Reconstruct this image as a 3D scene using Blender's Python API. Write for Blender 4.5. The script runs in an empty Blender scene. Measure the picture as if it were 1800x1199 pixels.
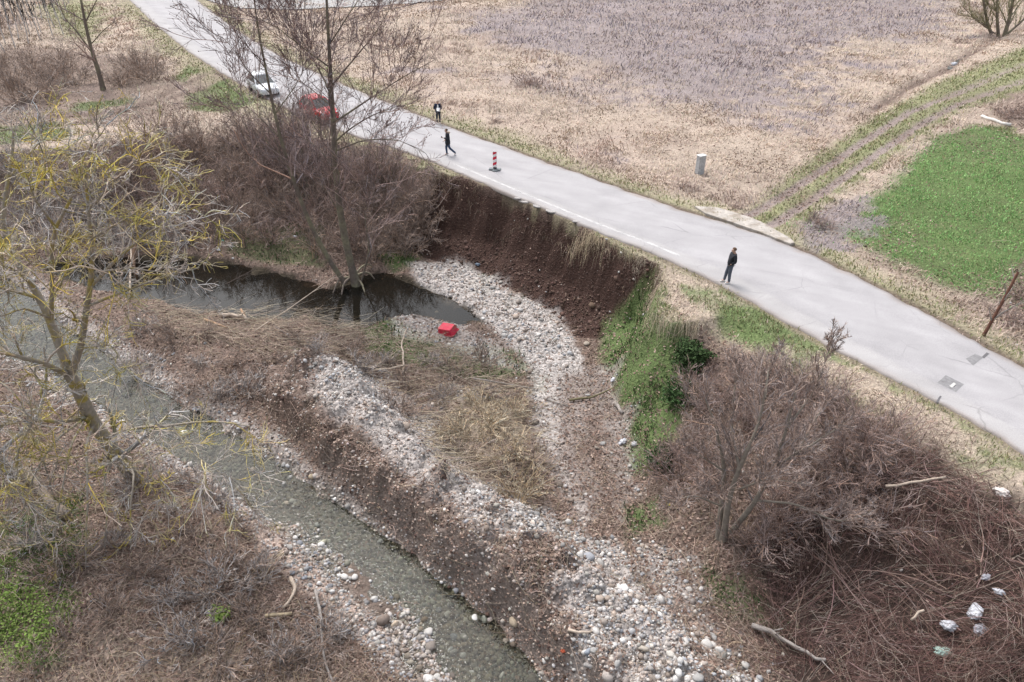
import bpy, bmesh, math, random
import numpy as np
from mathutils import Vector, Matrix

# ------------------------------------------------------------------ camera, sky, sun, exposure
S = bpy.context.scene
COL = S.collection
FPX, PITCH, CAMH = 1300.0, math.radians(33.0), 16.5
cd = bpy.data.cameras.new('camera'); cam = bpy.data.objects.new('camera', cd); COL.objects.link(cam)
cd.sensor_width = 36.0; cd.lens = 36.0*FPX/1800.0; cd.clip_end = 2000; cd.clip_start = .1
cam.location = (0, 0, CAMH); cam.rotation_euler = (math.pi/2-PITCH, 0, 0)
S.camera = cam
w = bpy.data.worlds.new('World'); S.world = w; w.use_nodes = True
nt = w.node_tree; bg = nt.nodes['Background']
sky = nt.nodes.new('ShaderNodeTexSky'); sky.sky_type = 'NISHITA'; sky.sun_disc = False
SUN_EL, SUN_AZ = math.radians(58), math.radians(-35)
sky.sun_elevation = SUN_EL; sky.sun_rotation = SUN_AZ; sky.air_density = 1.5; sky.dust_density = 5; sky.ozone_density = 2
hs = nt.nodes.new('ShaderNodeHueSaturation'); hs.inputs['Saturation'].default_value = .38
nt.links.new(sky.outputs[0], hs.inputs['Color']); nt.links.new(hs.outputs[0], bg.inputs[0])
bg.inputs[1].default_value = .15
sl = bpy.data.lights.new('sun', 'SUN'); sl.energy = 1.45; sl.angle = math.radians(20); sl.color = (1, .97, .95)
so = bpy.data.objects.new('sun', sl); COL.objects.link(so)
so.rotation_euler = (math.pi/2-SUN_EL, 0, math.pi-SUN_AZ+0)
S.view_settings.view_transform = 'Standard'; S.view_settings.look = 'None'
S.view_settings.exposure = 0.67; S.view_settings.gamma = 1

# ------------------------------------------------------------------ helpers
rng = np.random.default_rng(7)
CP, SP_ = math.cos(PITCH), math.sin(PITCH)
def W(px, py, h=0.0):
    "point of the traced outline at real height h (metres, road = 0)"
    u = (px-900)/FPX; v = (py-599.5)/FPX
    dz = -SP_-v*CP; t = (h-CAMH)/dz
    return (u*t, (CP-v*SP_)*t, h)
def WY(px, py, Y):
    u = (px-900)/FPX; v = (py-599.5)/FPX
    t = Y/(CP-v*SP_)
    return (u*t, Y, CAMH+(-SP_-v*CP)*t)
def PW(pts, h):
    return np.array([W(p[0], p[1], (p[2] if len(p) > 2 else h))[:2] for p in pts])
def _hash(ix, iy, seed):
    n = (ix.astype(np.int64)*374761393 + iy.astype(np.int64)*668265263 + seed*1274126177) & 0xffffffff
    n = ((n ^ (n >> 13))*1274126177) & 0xffffffff
    n = n ^ (n >> 16)
    return (n & 0xffffff)/float(0xffffff)
def vnoise(x, y, s, seed=0):
    x = np.asarray(x)/s; y = np.asarray(y)/s
    ix = np.floor(x); iy = np.floor(y); fx = x-ix; fy = y-iy
    fx = fx*fx*(3-2*fx); fy = fy*fy*(3-2*fy)
    a = _hash(ix, iy, seed); b = _hash(ix+1, iy, seed); c = _hash(ix, iy+1, seed); d = _hash(ix+1, iy+1, seed)
    return (a+(b-a)*fx)*(1-fy)+(c+(d-c)*fx)*fy
def fbm(x, y, s, o=4, seed=0):
    r = 0; a = 1; t = 0
    xr = .8*x-.6*y; yr = .6*x+.8*y
    for i in range(o):
        r = r+a*(vnoise(xr, yr, s, seed+i*17)-.5)*2; t += a; a *= .55; s *= .48
        xr, yr = .8*xr-.6*yr, .6*xr+.8*yr
    return r/t
def ss(a, b, x):
    t = np.clip((x-a)/(b-a), 0, 1); return t*t*(3-2*t)
def dist_line(L, x, y):
    best = np.full(x.shape, 1e9)
    for i in range(len(L)-1):
        ax, ay = L[i]; bx, by = L[i+1]; dx = bx-ax; dy = by-ay; q = dx*dx+dy*dy+1e-9
        t = np.clip(((x-ax)*dx+(y-ay)*dy)/q, 0, 1)
        best = np.minimum(best, (x-ax-t*dx)**2+(y-ay-t*dy)**2)
    return np.sqrt(best)
def inside(Pn, x, y):
    r = np.zeros(x.shape, bool); n = len(Pn)
    for i in range(n):
        ax, ay = Pn[i]; bx, by = Pn[(i+1) % n]
        if ay == by: continue
        c = ((ay > y) != (by > y)) & (x < (bx-ax)*(y-ay)/(by-ay)+ax); r ^= c
    return r
def sdf(Pn, x, y):
    "negative inside"
    d = dist_line(np.vstack([Pn, Pn[:1]]), x, y)
    return np.where(inside(Pn, x, y), -d, d)
def boxfilt(Pn, x, y, pad): # cheap reject
    return (x > Pn[:, 0].min()-pad) & (x < Pn[:, 0].max()+pad) & (y > Pn[:, 1].min()-pad) & (y < Pn[:, 1].max()+pad)
def sdfb(Pn, x, y, pad=6.0):
    m = boxfilt(Pn, x, y, pad); r = np.full(x.shape, 99.0); r[m] = sdf(Pn, x[m], y[m]); return r

def tag(o, label=None, cat=None, group=None, kind=None):
    if label: o['label'] = label
    if cat: o['category'] = cat
    if group: o['group'] = group
    if kind: o['kind'] = kind
    return o
def link(name, me, mat=None, parent=None):
    o = bpy.data.objects.new(name, me); COL.objects.link(o)
    if mat and me is not None: me.materials.append(mat)
    if parent: o.parent = parent
    return o
def empty(name, loc=(0, 0, 0), rz=0.0):
    o = bpy.data.objects.new(name, None); COL.objects.link(o); o.location = loc; o.rotation_euler = (0, 0, rz); o.empty_display_size = .2
    return o
def npmesh(name, V, F, col=None, smooth=False, attrs=None):
    "F: list of int arrays (n,k)"
    me = bpy.data.meshes.new(name)
    V = np.ascontiguousarray(V, dtype=np.float32)
    if not isinstance(F, list): F = [F]
    me.vertices.add(len(V)); me.vertices.foreach_set('co', V.ravel())
    nl = sum(f.size for f in F); nf = sum(len(f) for f in F)
    me.loops.add(nl); me.loops.foreach_set('vertex_index', np.concatenate([f.ravel() for f in F]).astype(np.int32))
    tot = np.concatenate([np.full(len(f), f.shape[1]) for f in F]); st = np.concatenate([[0], np.cumsum(tot)[:-1]])
    me.polygons.add(nf); me.polygons.foreach_set('loop_start', st.astype(np.int32)); me.polygons.foreach_set('loop_total', tot.astype(np.int32))
    if smooth: me.polygons.foreach_set('use_smooth', np.ones(nf, bool))
    me.update(calc_edges=True)
    if col is not None: setcol(me, 'Col', col)
    if attrs:
        for k, v in attrs.items(): setcol(me, k, v)
    return me
def setcol(me, name, c):
    c = np.asarray(c, dtype=np.float32)
    if c.shape[1] == 3: c = np.hstack([c, np.ones((len(c), 1), np.float32)])
    a = me.color_attributes.new(name, 'FLOAT_COLOR', 'POINT'); a.data.foreach_set('color', np.ascontiguousarray(c).ravel())

def mat(name, color=(.5, .5, .5), rough=.9, attr=None, nscale=8, namt=.25, bump=.0, bscale=30, spec=.2, metal=0, coat=0, color2=None, c2scale=3, c2lo=.45, c2hi=.6, var=False):
    m = bpy.data.materials.new(name); m.use_nodes = True; t = m.node_tree; b = t.nodes['Principled BSDF']
    b.inputs['Roughness'].default_value = rough; b.inputs['Specular IOR Level'].default_value = spec
    b.inputs['Metallic'].default_value = metal; b.inputs['Coat Weight'].default_value = coat
    tc = t.nodes.new('ShaderNodeTexCoord')
    if attr:
        a = t.nodes.new('ShaderNodeAttribute'); a.attribute_name = attr; src = a.outputs['Color']
    else:
        a = t.nodes.new('ShaderNodeRGB'); a.outputs[0].default_value = (*color, 1); src = a.outputs[0]
    if color2:
        n2 = t.nodes.new('ShaderNodeTexNoise'); n2.inputs['Scale'].default_value = c2scale; n2.inputs['Detail'].default_value = 5
        t.links.new(tc.outputs['Object'], n2.inputs['Vector'])
        mr = t.nodes.new('ShaderNodeMapRange'); mr.inputs['From Min'].default_value = c2lo; mr.inputs['From Max'].default_value = c2hi
        t.links.new(n2.outputs['Fac'], mr.inputs['Value'])
        mx = t.nodes.new('ShaderNodeMix'); mx.data_type = 'RGBA'
        t.links.new(mr.outputs[0], mx.inputs[0]); t.links.new(src, mx.inputs[6]); mx.inputs[7].default_value = (*color2, 1); src = mx.outputs[2]
    if namt > 0:
        n = t.nodes.new('ShaderNodeTexNoise'); n.inputs['Scale'].default_value = nscale; n.inputs['Detail'].default_value = 6; n.inputs['Roughness'].default_value = .65
        t.links.new(tc.outputs['Object'], n.inputs['Vector'])
        mr = t.nodes.new('ShaderNodeMapRange'); mr.inputs['From Min'].default_value = .25; mr.inputs['From Max'].default_value = .75
        mr.inputs['To Min'].default_value = 1-namt; mr.inputs['To Max'].default_value = 1+namt
        t.links.new(n.outputs['Fac'], mr.inputs['Value'])
        vm = t.nodes.new('ShaderNodeVectorMath'); vm.operation = 'SCALE'; t.links.new(src, vm.inputs[0]); t.links.new(mr.outputs[0], vm.inputs['Scale']); src = vm.outputs[0]
    if var:
        a = t.nodes.new('ShaderNodeAttribute'); a.attribute_name = 'Var'; vm = t.nodes.new('ShaderNodeVectorMath'); vm.operation = 'MULTIPLY'
        t.links.new(src, vm.inputs[0]); t.links.new(a.outputs['Color'], vm.inputs[1]); src = vm.outputs[0]
    t.links.new(src, b.inputs['Base Color'])
    if bump > 0:
        n = t.nodes.new('ShaderNodeTexNoise'); n.inputs['Scale'].default_value = bscale; n.inputs['Detail'].default_value = 6
        t.links.new(tc.outputs['Object'], n.inputs['Vector'])
        bp = t.nodes.new('ShaderNodeBump'); bp.inputs['Strength'].default_value = bump; bp.inputs['Distance'].default_value = .05
        t.links.new(n.outputs['Fac'], bp.inputs['Height']); t.links.new(bp.outputs[0], b.inputs['Normal'])
    return m

# ------------------------------------------------------------------ traced outlines of the place
ROAD_N = [(110,-95),(170,-50),(228,0),(270,40),(330,90),(385,125),(430,152),(490,185),(560,215),(640,245),(700,262),(760,284),(830,314),(900,345),(1000,388),(1140,442),(1280,505),(1400,578),(1500,632),(1650,705),(1720,745),(1800,795),(1900,862),(2100,1000),(2400,1230)]
ROAD_F = [(250,-95),(300,-50),(345,0),(385,30),(430,62),(490,98),(560,130),(640,165),(700,188),(800,228),(900,264),(1000,300),(1100,335),(1200,371),(1300,400),(1400,434),(1500,485),(1600,535),(1740,615),(1800,648),(1900,708),(2100,835),(2400,1030)]
def resamp(L, n, smooth=True):
    L = np.asarray(L, float); d = np.r_[0, np.cumsum(np.linalg.norm(np.diff(L, axis=0), axis=1))]; s = np.linspace(0, d[-1], n)
    R = np.stack([np.interp(s, d, L[:, k]) for k in range(L.shape[1])], 1)
    if smooth:
        for _ in range(3): R[1:-1] = .25*R[:-2]+.5*R[1:-1]+.25*R[2:]
    return R
RN = resamp(PW(ROAD_N, 0), 200); RF = resamp(PW(ROAD_F, 0), 200)
ROADP = np.vstack([RN, RF[::-1]])
# top and foot of the river bank
TOP = [(-900,270),(-300,262),(0,258),(150,250),(300,252),(430,255),(560,262),(660,275),(720,290),(770,303),(830,318),(865,330),(905,347),(950,366),(990,387),(1030,404),(1075,425),(1110,445),(1148,462),(1160,480),(1152,505),(1150,535),(1175,556),(1225,556),(1280,552),(1330,575),(1420,632),(1500,680),(1600,745),(1700,800),(1800,865),(1950,960),(2200,1120),(2500,1400)]
FOOT = [(-900,400),(-300,405),(0,412),(150,425),(300,432),(420,447),(520,462),(580,480),(625,470),(665,445),(720,440),(750,452),(800,468),(850,485),(900,505),(950,535),(985,560),(1015,590),(1035,605),(1060,640),(1085,710),(1105,800),(1125,880),(1170,950),(1240,1010),(1320,1100),(1400,1199),(1480,1320),(1700,1500)]
TOPW = PW(TOP, 0); FOOTW = PW(FOOT, -4.25)
UPL = np.vstack([TOPW, [[300, -50], [500, 500], [-500, 500], [-500, TOPW[0, 1]]]])
FLO = np.vstack([FOOTW, [[FOOTW[-1, 0], -60], [-500, -60], [-500, FOOTW[0, 1]]]])
ST_L = [(-300,600),(-100,618),(0,625),(60,640),(130,690),(200,735),(270,780),(345,828),(430,888),(510,955),(590,1030),(680,1112),(740,1199),(800,1300),(850,1420)]
ST_R = [(-300,440),(-100,455),(0,478),(60,525),(110,570),(190,625),(280,688),(380,742),(450,785),(530,840),(600,885),(680,945),(760,1005),(840,1070),(905,1130),(965,1199),(1040,1300),(1100,1420)]
STL = resamp(PW(ST_L, -4.6), 80); STR = resamp(PW(ST_R, -4.6), 80)
STREAM = np.vstack([STL, STR[::-1]])
POOLP = [(60,470),(120,458),(200,452),(300,452),(400,460),(500,482),(575,508),(620,488),(665,478),(720,492),(775,520),(830,548),(858,570),(815,572),(760,562),(700,557),(650,572),(600,578),(540,562),(460,563),(395,560),(330,545),(260,532),(190,515),(120,500)]
POOL = PW(POOLP, -4.45)
BERMP = [(500,630),(570,612),(640,640),(700,690),(770,770),(850,840),(930,880),(1000,930),(1090,990),(1160,1060),(1240,1120),(1330,1199),(1420,1320),(1120,1330),(1010,1230),(935,1140),(870,1075),(790,1010),(700,935),(620,870),(550,820),(500,760),(455,700),(460,650)]
BERM = PW(BERMP, -4.0)
LBANKP = [(-400,720),(-100,690),(0,680),(60,690),(110,720),(180,765),(250,805),(320,845),(400,905),(480,975),(560,1055),(650,1150),(700,1230),(760,1400),(-400,1500)]
LBANK = PW(LBANKP, -4.2)
ISLEP = [(180,560),(260,545),(380,562),(470,580),(560,590),(640,590),(700,590),(760,600),(820,640),(900,720),(960,800),(900,850),(820,800),(700,670),(600,610),(500,650),(440,700),(420,740),(330,690),(240,630)]
ISLE = PW(ISLEP, -4.1)
BAR = PW([(470,905),(540,925),(610,965),(680,1030),(745,1090),(800,1165),(830,1230),(740,1230),(690,1150),(600,1060),(520,985)], -4.6)
DITCH = PW([(1880,20),(1760,60),(1700,95),(1660,122),(1600,150),(1540,190),(1490,215),(1400,265),(1300,330),(1240,362)], -.2)
RUT1 = PW([(1305,378),(1340,360),(1400,322),(1480,270),(1540,230),(1600,192),(1680,160),(1800,110),(1900,80)], 0)
RUT2 = PW([(1345,398),(1400,362),(1450,330),(1540,268),(1620,212),(1690,175),(1800,138),(1900,110)], 0)
MUD = PW([(410,150),(350,150),(300,165),(240,182),(150,196),(0,206),(-200,212)], 0)
MUD2 = PW([(400,120),(360,128),(310,150),(260,172),(150,210),(0,222),(-200,232)], 0)

GULLY = np.array([W(1012, 440, -.8)[:2], W(1014, 500, -2.4)[:2], W(1020, 570, -4)[:2]])
i0 = TOP.index((770,303)); i1 = TOP.index((1150,535)); j0 = FOOT.index((750,452)); j1 = FOOT.index((1035,605)); SCAR = np.vstack([TOPW[i0:i1+1], FOOTW[j0:j1+1][::-1]])
GULLY2 = np.array([W(880, 345, -.3)[:2], W(860, 420, -2.4)[:2], W(850, 480, -4)[:2]])
def height0(x, y):
    wx = x+fbm(x, y, 2.2, 3, 5)*.35; wy = y+fbm(x, y, 2.2, 3, 9)*.35
    dU = sdf(UPL, wx, wy); dF = sdf(FLO, wx, wy)
    rd = sdf(ROADP, x, y)
    # upland
    farside = 1.0
    up = -.22*ss(.3, 3.0, rd)+ (fbm(x, y, 6, 4, 21)*.16+fbm(x, y, 1.1, 3, 22)*.07)*ss(.4, 3, rd)
    up = up-.38*np.exp(-(dist_line(DITCH, x, y)/.5)**2)*ss(50, 72, y)
    up = up-.09*np.exp(-(dist_line(RUT1, x, y)/.35)**2)-.09*np.exp(-(dist_line(RUT2, x, y)/.35)**2)
    up = up-.12*np.exp(-(dist_line(MUD, x, y)/.5)**2)-.12*np.exp(-(dist_line(MUD2, x, y)/.5)**2)
    up = np.where(rd < .35, -.05, up)
    # floor
    fl = -4.2+fbm(x, y, 3.0, 4, 31)*.13+fbm(x, y, .7, 3, 33)*.05
    b = -sdfb(BERM, x+fbm(x, y, 1.6, 3, 41)*.35, y+fbm(x, y, 1.6, 3, 42)*.35)
    dst = np.maximum(sdf(STREAM, x, y), 0); steep = ss(3.6, 1.8, dst); rise = ss(0, 1.9, b)*(1-steep)+ss(-.05, .8, b)*steep
    fl = fl+rise*(1.4+.6*fbm(x, y, 2.6, 4, 45)+.55*fbm(x, y, .95, 4, 46)+.16*fbm(x, y, .3, 2, 47))
    i = -sdfb(ISLE, x, y); fl = fl+ss(0, 1.6, i)*(.35+.15*fbm(x, y, 1.5, 3, 51))
    l = -sdf(LBANK, x+fbm(x, y, 1.5, 3, 61)*.4, y+fbm(x, y, 1.5, 3, 62)*.4)
    fl = fl+ss(0, 1.0, l)*(.55+.1*fbm(x, y, 1, 3, 63))+ss(.5, 9, l)*1.0
    s = -sdf(STREAM, x+fbm(x, y, 1.2, 3, 71)*.3, y+fbm(x, y, 1.2, 3, 72)*.3)
    bar = ss(.35, -.5, sdfb(BAR, x+fbm(x, y, .8, 3, 78)*.4, y+fbm(x, y, .8, 3, 79)*.4)); k = ss(-.45, .35, s)*(1-.0*bar); bed = -4.80+fbm(x, y, .9, 3, 75)*.17-.10*ss(.2, 2, s)+bar*(.30+.18*fbm(x, y, .7, 3, 77))
    fl = fl*(1-k)+bed*k
    s = -sdfb(POOL, x+fbm(x, y, 1.4, 4, 81)*.8, y+fbm(x, y, 1.4, 4, 82)*.8)
    k = ss(-.5, .9, s); fl = fl*(1-k)+(-4.85)*k
    # bank between the two outlines
    a = np.maximum(dU, 0); c = np.maximum(dF, 0); t = a/(a+c+1e-6)
    gul = np.exp(-(dist_line(GULLY, x, y)/.45)**2)*.24+np.exp(-(dist_line(GULLY2, x, y)/.8)**2)*.12; t = np.clip(t+(fbm(x, y, 2.2, 3, 91)*.07+gul)*ss(0, .12, t)*ss(1, .85, t), 0, 1)
    p = np.where(t < .5, .5*(2*t)**1.0, 1-.5*(2-2*t)**1.25)
    sc = ss(.6, -.1, sdfb(SCAR, x, y)); t2 = np.clip(t+.05*fbm(x, y, .6, 2, 95)*ss(0, .1, t), 0, 1); ps = np.where(t2 < .4, .74*(t2/.4)**.85, .74+.26*(t2-.4)/.6)+.03*fbm(x, y, .5, 3, 97)*ss(.05, .3, t)*ss(1, .8, t); p = p*(1-sc)+ps*sc
    z = up*(1-p)+fl*p
    z = np.where(dU <= 0, up, np.where(dF <= 0, fl, z))
    return z

# one uneven grid carries the terrain: fine near the bank, coarse to the horizon
def axis(lo, hi, step, out_lo, out_hi, g=1.12):
    a = list(np.arange(lo, hi+1e-6, step)); s = step; v = hi
    while v < out_hi: s *= g; v += s; a.append(v)
    s = step; v = lo; pre = []
    while v > out_lo: s *= g; v -= s; pre.append(v)
    return np.array(pre[::-1]+a)
GX = axis(-27, 27, .105, -420, 420, 1.05)
GY = axis(11, 48, .095, -60, 420, 1.022)
XX, YY = np.meshgrid(GX, GY)
ZZ = height0(XX.ravel(), YY.ravel()).reshape(XX.shape)
def gsample(G, x, y):
    i = np.clip(np.searchsorted(GX, x)-1, 0, len(GX)-2); j = np.clip(np.searchsorted(GY, y)-1, 0, len(GY)-2)
    fx = np.clip((x-GX[i])/(GX[i+1]-GX[i]), 0, 1); fy = np.clip((y-GY[j])/(GY[j+1]-GY[j]), 0, 1)
    if G.ndim == 3: fx = fx[:, None]; fy = fy[:, None]
    return (G[j, i]*(1-fx)+G[j, i+1]*fx)*(1-fy)+(G[j+1, i]*(1-fx)+G[j+1, i+1]*fx)*fy
def Hz(x, y): return gsample(ZZ, np.atleast_1d(np.asarray(x, float)), np.atleast_1d(np.asarray(y, float)))
def at(px, py, off=0.0):
    "where the sight line of a traced point meets the terrain"
    px = np.atleast_1d(np.asarray(px, float)); py = np.atleast_1d(np.asarray(py, float))
    u = (px-900)/FPX; v = (py-599.5)/FPX; dx = u; dy = CP-v*SP_; dz = -SP_-v*CP
    t = (2.0-CAMH)/dz; hit = np.zeros(len(px), bool); step = .12
    for _ in range(900):
        z = CAMH+dz*t; g = Hz(dx*t, dy*t); hit |= z <= g
        t = np.where(hit, t, t+step)
        if hit.all(): break
    for _ in range(3): t = t-(.06)*(CAMH+dz*t < Hz(dx*t, dy*t))
    X = dx*t; Y = dy*t
    return np.stack([X, Y, Hz(X, Y)+off], 1)
def AT(px, py, off=0.0): return tuple(at(px, py, off)[0])
def ATP(pts):
    p = np.array(pts, float); return at(p[:, 0], p[:, 1])[:, :2]
print('terrain', XX.shape, 'road width', np.linalg.norm(RN[100]-RF[100]))
# ------------------------------------------------------------------ ground zones
STRAW, GREEN, PURPLE, LITTER, GRAVEL, SOIL = range(6)
C_ = dict(straw=(.43,.35,.285), green=(.105,.15,.055), purple=(.245,.21,.22), litter=(.165,.12,.10), gravel=(.42,.385,.365), soil=(.062,.036,.029),
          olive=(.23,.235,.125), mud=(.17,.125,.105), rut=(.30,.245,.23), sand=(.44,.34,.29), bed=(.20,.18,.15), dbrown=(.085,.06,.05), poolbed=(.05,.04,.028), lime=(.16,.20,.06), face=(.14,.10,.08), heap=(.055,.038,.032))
def zones(x, y, z):
    n = len(x); col = np.tile(np.array(C_['straw']), (n, 1)); Wt = np.zeros((n, 6)); Wt[:, STRAW] = 1
    n1 = fbm(x, y, 3.5, 4, 101); n2 = fbm(x, y, .9, 4, 102); n3 = fbm(x, y, 9, 3, 103)
    def put(k, c, wi, amt=1.0):
        k = np.clip(k*amt, 0, 1)[:, None]; col[:] = col*(1-k)+np.array(C_[c])*k
        wv = np.zeros(6)
        if wi is not None: wv[wi] = 1
        Wt[:] = Wt*(1-k)+wv*k
    def poly(pts, c, wi, soft=.5, amt=1.0, noise=.5):
        P = ATP(pts); m = boxfilt(P, x, y, 3+soft+noise)
        if not m.any(): return
        k = np.zeros(n); k[m] = ss(soft, -soft, sdf(P, x[m]+n2[m]*noise, y[m]+n1[m]*noise)+n2[m]*noise*.6)
        put(k, c, wi, amt)
    rd = sdf(ROADP, x, y)
    # --- upland
    rose = np.clip(.5+n3*.9+n1*.4, 0, 1); col[:] = col*(1-.35*rose[:, None])+np.array((.33,.245,.215))*.35*rose[:, None]
    poly([(820,30),(980,-10),(1250,-30),(1560,-30),(1700,10),(1640,60),(1500,75),(1440,130),(1400,185),(1320,210),(1230,185),(1130,160),(1040,120),(940,95),(860,60)], 'purple', PURPLE, 4.0, .8, 7.0)
    poly([(860,130),(960,125),(1060,150),(1120,190),(1020,185),(930,165)], 'purple', PURPLE, 2.5, .55, 4.0)
    put(ss(.3, .8, n1+n3*.6)*ss(2, 5, rd)*(y > 45), 'purple', PURPLE, .75)
    # verges of the road
    far = rd < 4.0
    k = ss(3.8, .6, rd+n1*1.5)*(.75+.5*n2); put(k, 'olive', GREEN, .8)
    poly([(1395,395),(1440,388),(1490,385),(1550,340),(1590,285),(1640,240),(1700,222),(1760,225),(1830,245),(1990,300),(1990,660),(1800,540),(1745,525),(1690,512),(1630,492),(1560,455),(1500,425)], 'green', GREEN, .8, 1, 1.2)
    poly([(1400,380),(1480,350),(1540,345),(1530,400),(1480,440),(1420,440)], 'purple', PURPLE, .6, .8, 1)
    poly([(1750,520),(1790,460),(1850,440),(1850,640),(1790,600),(1740,560)], 'litter', LITTER, .6, .7, 1)
    poly([(1720,170),(1800,150),(1900,150),(1900,240),(1800,230),(1740,200)], 'litter', LITTER, .6, .7, 1)
    poly([(1290,385),(1400,300),(1540,205),(1640,150),(1800,80),(1920,60),(1920,130),(1800,160),(1690,195),(1540,290),(1400,395),(1350,410)], 'olive', GREEN, .6, .95, .6)
    k = np.maximum(np.exp(-(dist_line(RUT1, x, y)/.36)**4), np.exp(-(dist_line(RUT2, x, y)/.36)**4))*ss(120, 60, y+0*x)
    put(k, 'rut', None, 1)
    k = np.exp(-(dist_line(DITCH, x, y)/.4)**2); put(k*(y > 60), 'dbrown', LITTER, .6)
    # upper left
    poly([(60,10),(160,-10),(190,30),(160,75),(110,60)], 'olive', GREEN, 1, .8, 1.5)
    poly([(-200,90),(60,80),(200,95),(290,110),(280,160),(150,185),(-200,190)], 'litter', LITTER, 1, .75, 1.5)
    poly([(-300,195),(200,180),(330,135),(410,120),(450,165),(360,190),(220,215),(-300,240)], 'mud', LITTER, .5, .5, 1.2)
    k = np.exp(-(dist_line(MUD, x, y)/.45)**2)+np.exp(-(dist_line(MUD2, x, y)/.45)**2); put(k, 'dbrown', None, .5)
    for P in ([(330,165),(400,140),(450,180),(400,200),(330,195)], [(130,182),(230,172),(240,182),(130,196)], [(-20,222),(110,215),(130,240),(0,252)], [(300,140),(335,112),(350,125),(320,145)], [(620,262),(700,270),(760,292),(760,305),(660,285)], [(-50,285),(60,280),(60,310),(-50,310)]):
        poly(P, 'green', GREEN, .4, .85, .7)
    # --- bank and floor
    below = ss(-.15, -.6, z)
    lit = below*ss(0, .3, rd); put(lit, 'litter', LITTER, .95)
    poly([(160,250),(480,235),(700,262),(770,305),(740,440),(660,445),(580,478),(420,445),(160,425)], 'litter', LITTER, .6, .9, .7)
    # scar
    poly([(768,303),(830,317),(905,350),(990,390),(1035,402),(1110,448),(1152,470),(1165,500),(1150,545),(1090,560),(1055,595),(1015,592),(985,562),(900,507),(800,470),(745,452),(720,440),(745,380)], 'soil', SOIL, .12, 1, .25)
    # verge green on the right, slope green
    poly([(1160,480),(1290,515),(1400,590),(1520,655),(1650,725),(1800,815),(1900,880),(1900,1000),(1800,900),(1650,800),(1500,705),(1400,650),(1260,585),(1190,540)], 'straw', STRAW, .4, .9, .6)
    k = ss(-.1, .55, n1*.9+n2*.7)
    P = ATP([(1150,475),(1290,512),(1400,585),(1520,650),(1650,720),(1800,810),(1900,880),(1900,990),(1800,880),(1650,790),(1500,700),(1380,640),(1300,600),(1250,580)])
    put(k*ss(.3, -.3, sdfb(P, x, y)), 'green', GREEN, .8)
    for P, a in (([(1060,565),(1120,545),(1200,560),(1230,620),(1210,720),(1150,840),(1100,830),(1105,750),(1085,690),(1055,620)], .95), ([(1095,890),(1150,890),(1160,930),(1110,945)], .9), ([(1270,530),(1350,540),(1410,600),(1330,600),(1270,570)], .8),
                 ([(940,655),(955,655),(962,695),(945,690)], 1), ([(655,450),(700,440),(740,448),(730,470),(690,480)], .9), ([(640,570),(700,560),(770,600),(740,640),(650,610)], .8), ([(790,600),(910,610),(940,650),(850,670),(770,650)], .65),
                 ([(400,400),(560,390),(560,470),(480,465),(400,440)], .5), ([(820,490),(850,480),(870,510),(840,520)], .7), ([(730,505),(760,500),(760,520),(735,520)], .7), ([(890,520),(915,520),(910,545),(890,540)], .6),
                 ([(1230,1000),(1320,1020),(1400,1090),(1400,1150),(1330,1100),(1250,1050)], .6), ([(40,890),(130,870),(160,960),(120,1060),(30,1000)], .6)):
        poly(P, 'green', GREEN, .35, a, .6)
    poly([(-60,1000),(60,1030),(110,1090),(90,1160),(0,1180),(-60,1180)], 'lime', GREEN, .5, .85, .8)
    poly([(-60,880),(60,900),(100,1000),(60,1040),(-60,1010)], 'green', GREEN, .5, .6, .8)
    poly([(60,1120),(200,1110),(500,1140),(600,1199),(600,1300),(-100,1300),(-100,1199)], 'straw', STRAW, .6, .45, 1)
    poly([(600,640),(700,660),(900,690),(960,760),(960,860),(900,880),(820,840),(740,740),(650,700)], 'mud', STRAW, .6, .8, .8)
    poly([(770,710),(880,700),(940,760),(930,830),(860,820),(790,770)], 'straw', STRAW, .4, .8, .7)
    # gravel
    for P, a in (([(715,462),(790,458),(850,478),(910,510),(975,548),(1010,585),(1030,640),(990,660),(930,640),(880,590),(860,565),(810,540),(740,515)], .9),
                 ([(930,610),(1030,610),(1050,700),(1030,780),(1060,900),(1030,930),(985,850),(945,760),(935,700)], .85), ([(1040,640),(1070,640),(1105,760),(1115,860),(1090,920),(1070,860)], .6),
                 ([(690,555),(800,568),(880,600),(930,650),(860,640),(760,600),(690,590)], .6), ([(1120,960),(1190,980),(1230,1040),(1180,1060),(1130,1010)], .6), ([(800,690),(870,680),(880,705),(810,710)], .7)):
        poly(P, 'gravel', GRAVEL, .35, a, .6)
    poly([(985,650),(1050,640),(1085,740),(1100,900),(1050,930),(1000,850),(985,760)], 'mud', LITTER, .4, .6, .8)
    bz = -sdfb(BERM, x, y); k = ss(-.3, .3, bz)
    put(k, 'mud', GRAVEL, .85)
    poly([(560,625),(640,640),(700,700),(760,760),(850,845),(950,890),(1060,960),(1150,1040),(1240,1110),(1340,1199),(1400,1300),(1010,1300),(980,1200),(1020,1120),(960,1020),(880,960),(800,900),(700,830),(620,770),(540,700)], 'gravel', GRAVEL, .5, .85, .9)
    k = ss(.1, .5, n1+n2*.7)*ss(0, .3, bz); put(k, 'dbrown', LITTER, .7)
    for P in ([(515,775),(560,765),(620,810),(640,860),(580,840)], [(880,950),(1000,950),(1010,1000),(930,1050),(880,1000)]):
        poly(P, 'dbrown', LITTER, .4, .9, .5)
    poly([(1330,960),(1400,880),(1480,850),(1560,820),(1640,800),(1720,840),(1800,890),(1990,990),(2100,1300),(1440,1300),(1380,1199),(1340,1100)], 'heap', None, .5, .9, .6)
    s = sdf(STREAM, x, y); put(ss(1.3, .2, s+n2*.5)*below, 'gravel', GRAVEL, .65)
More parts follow.
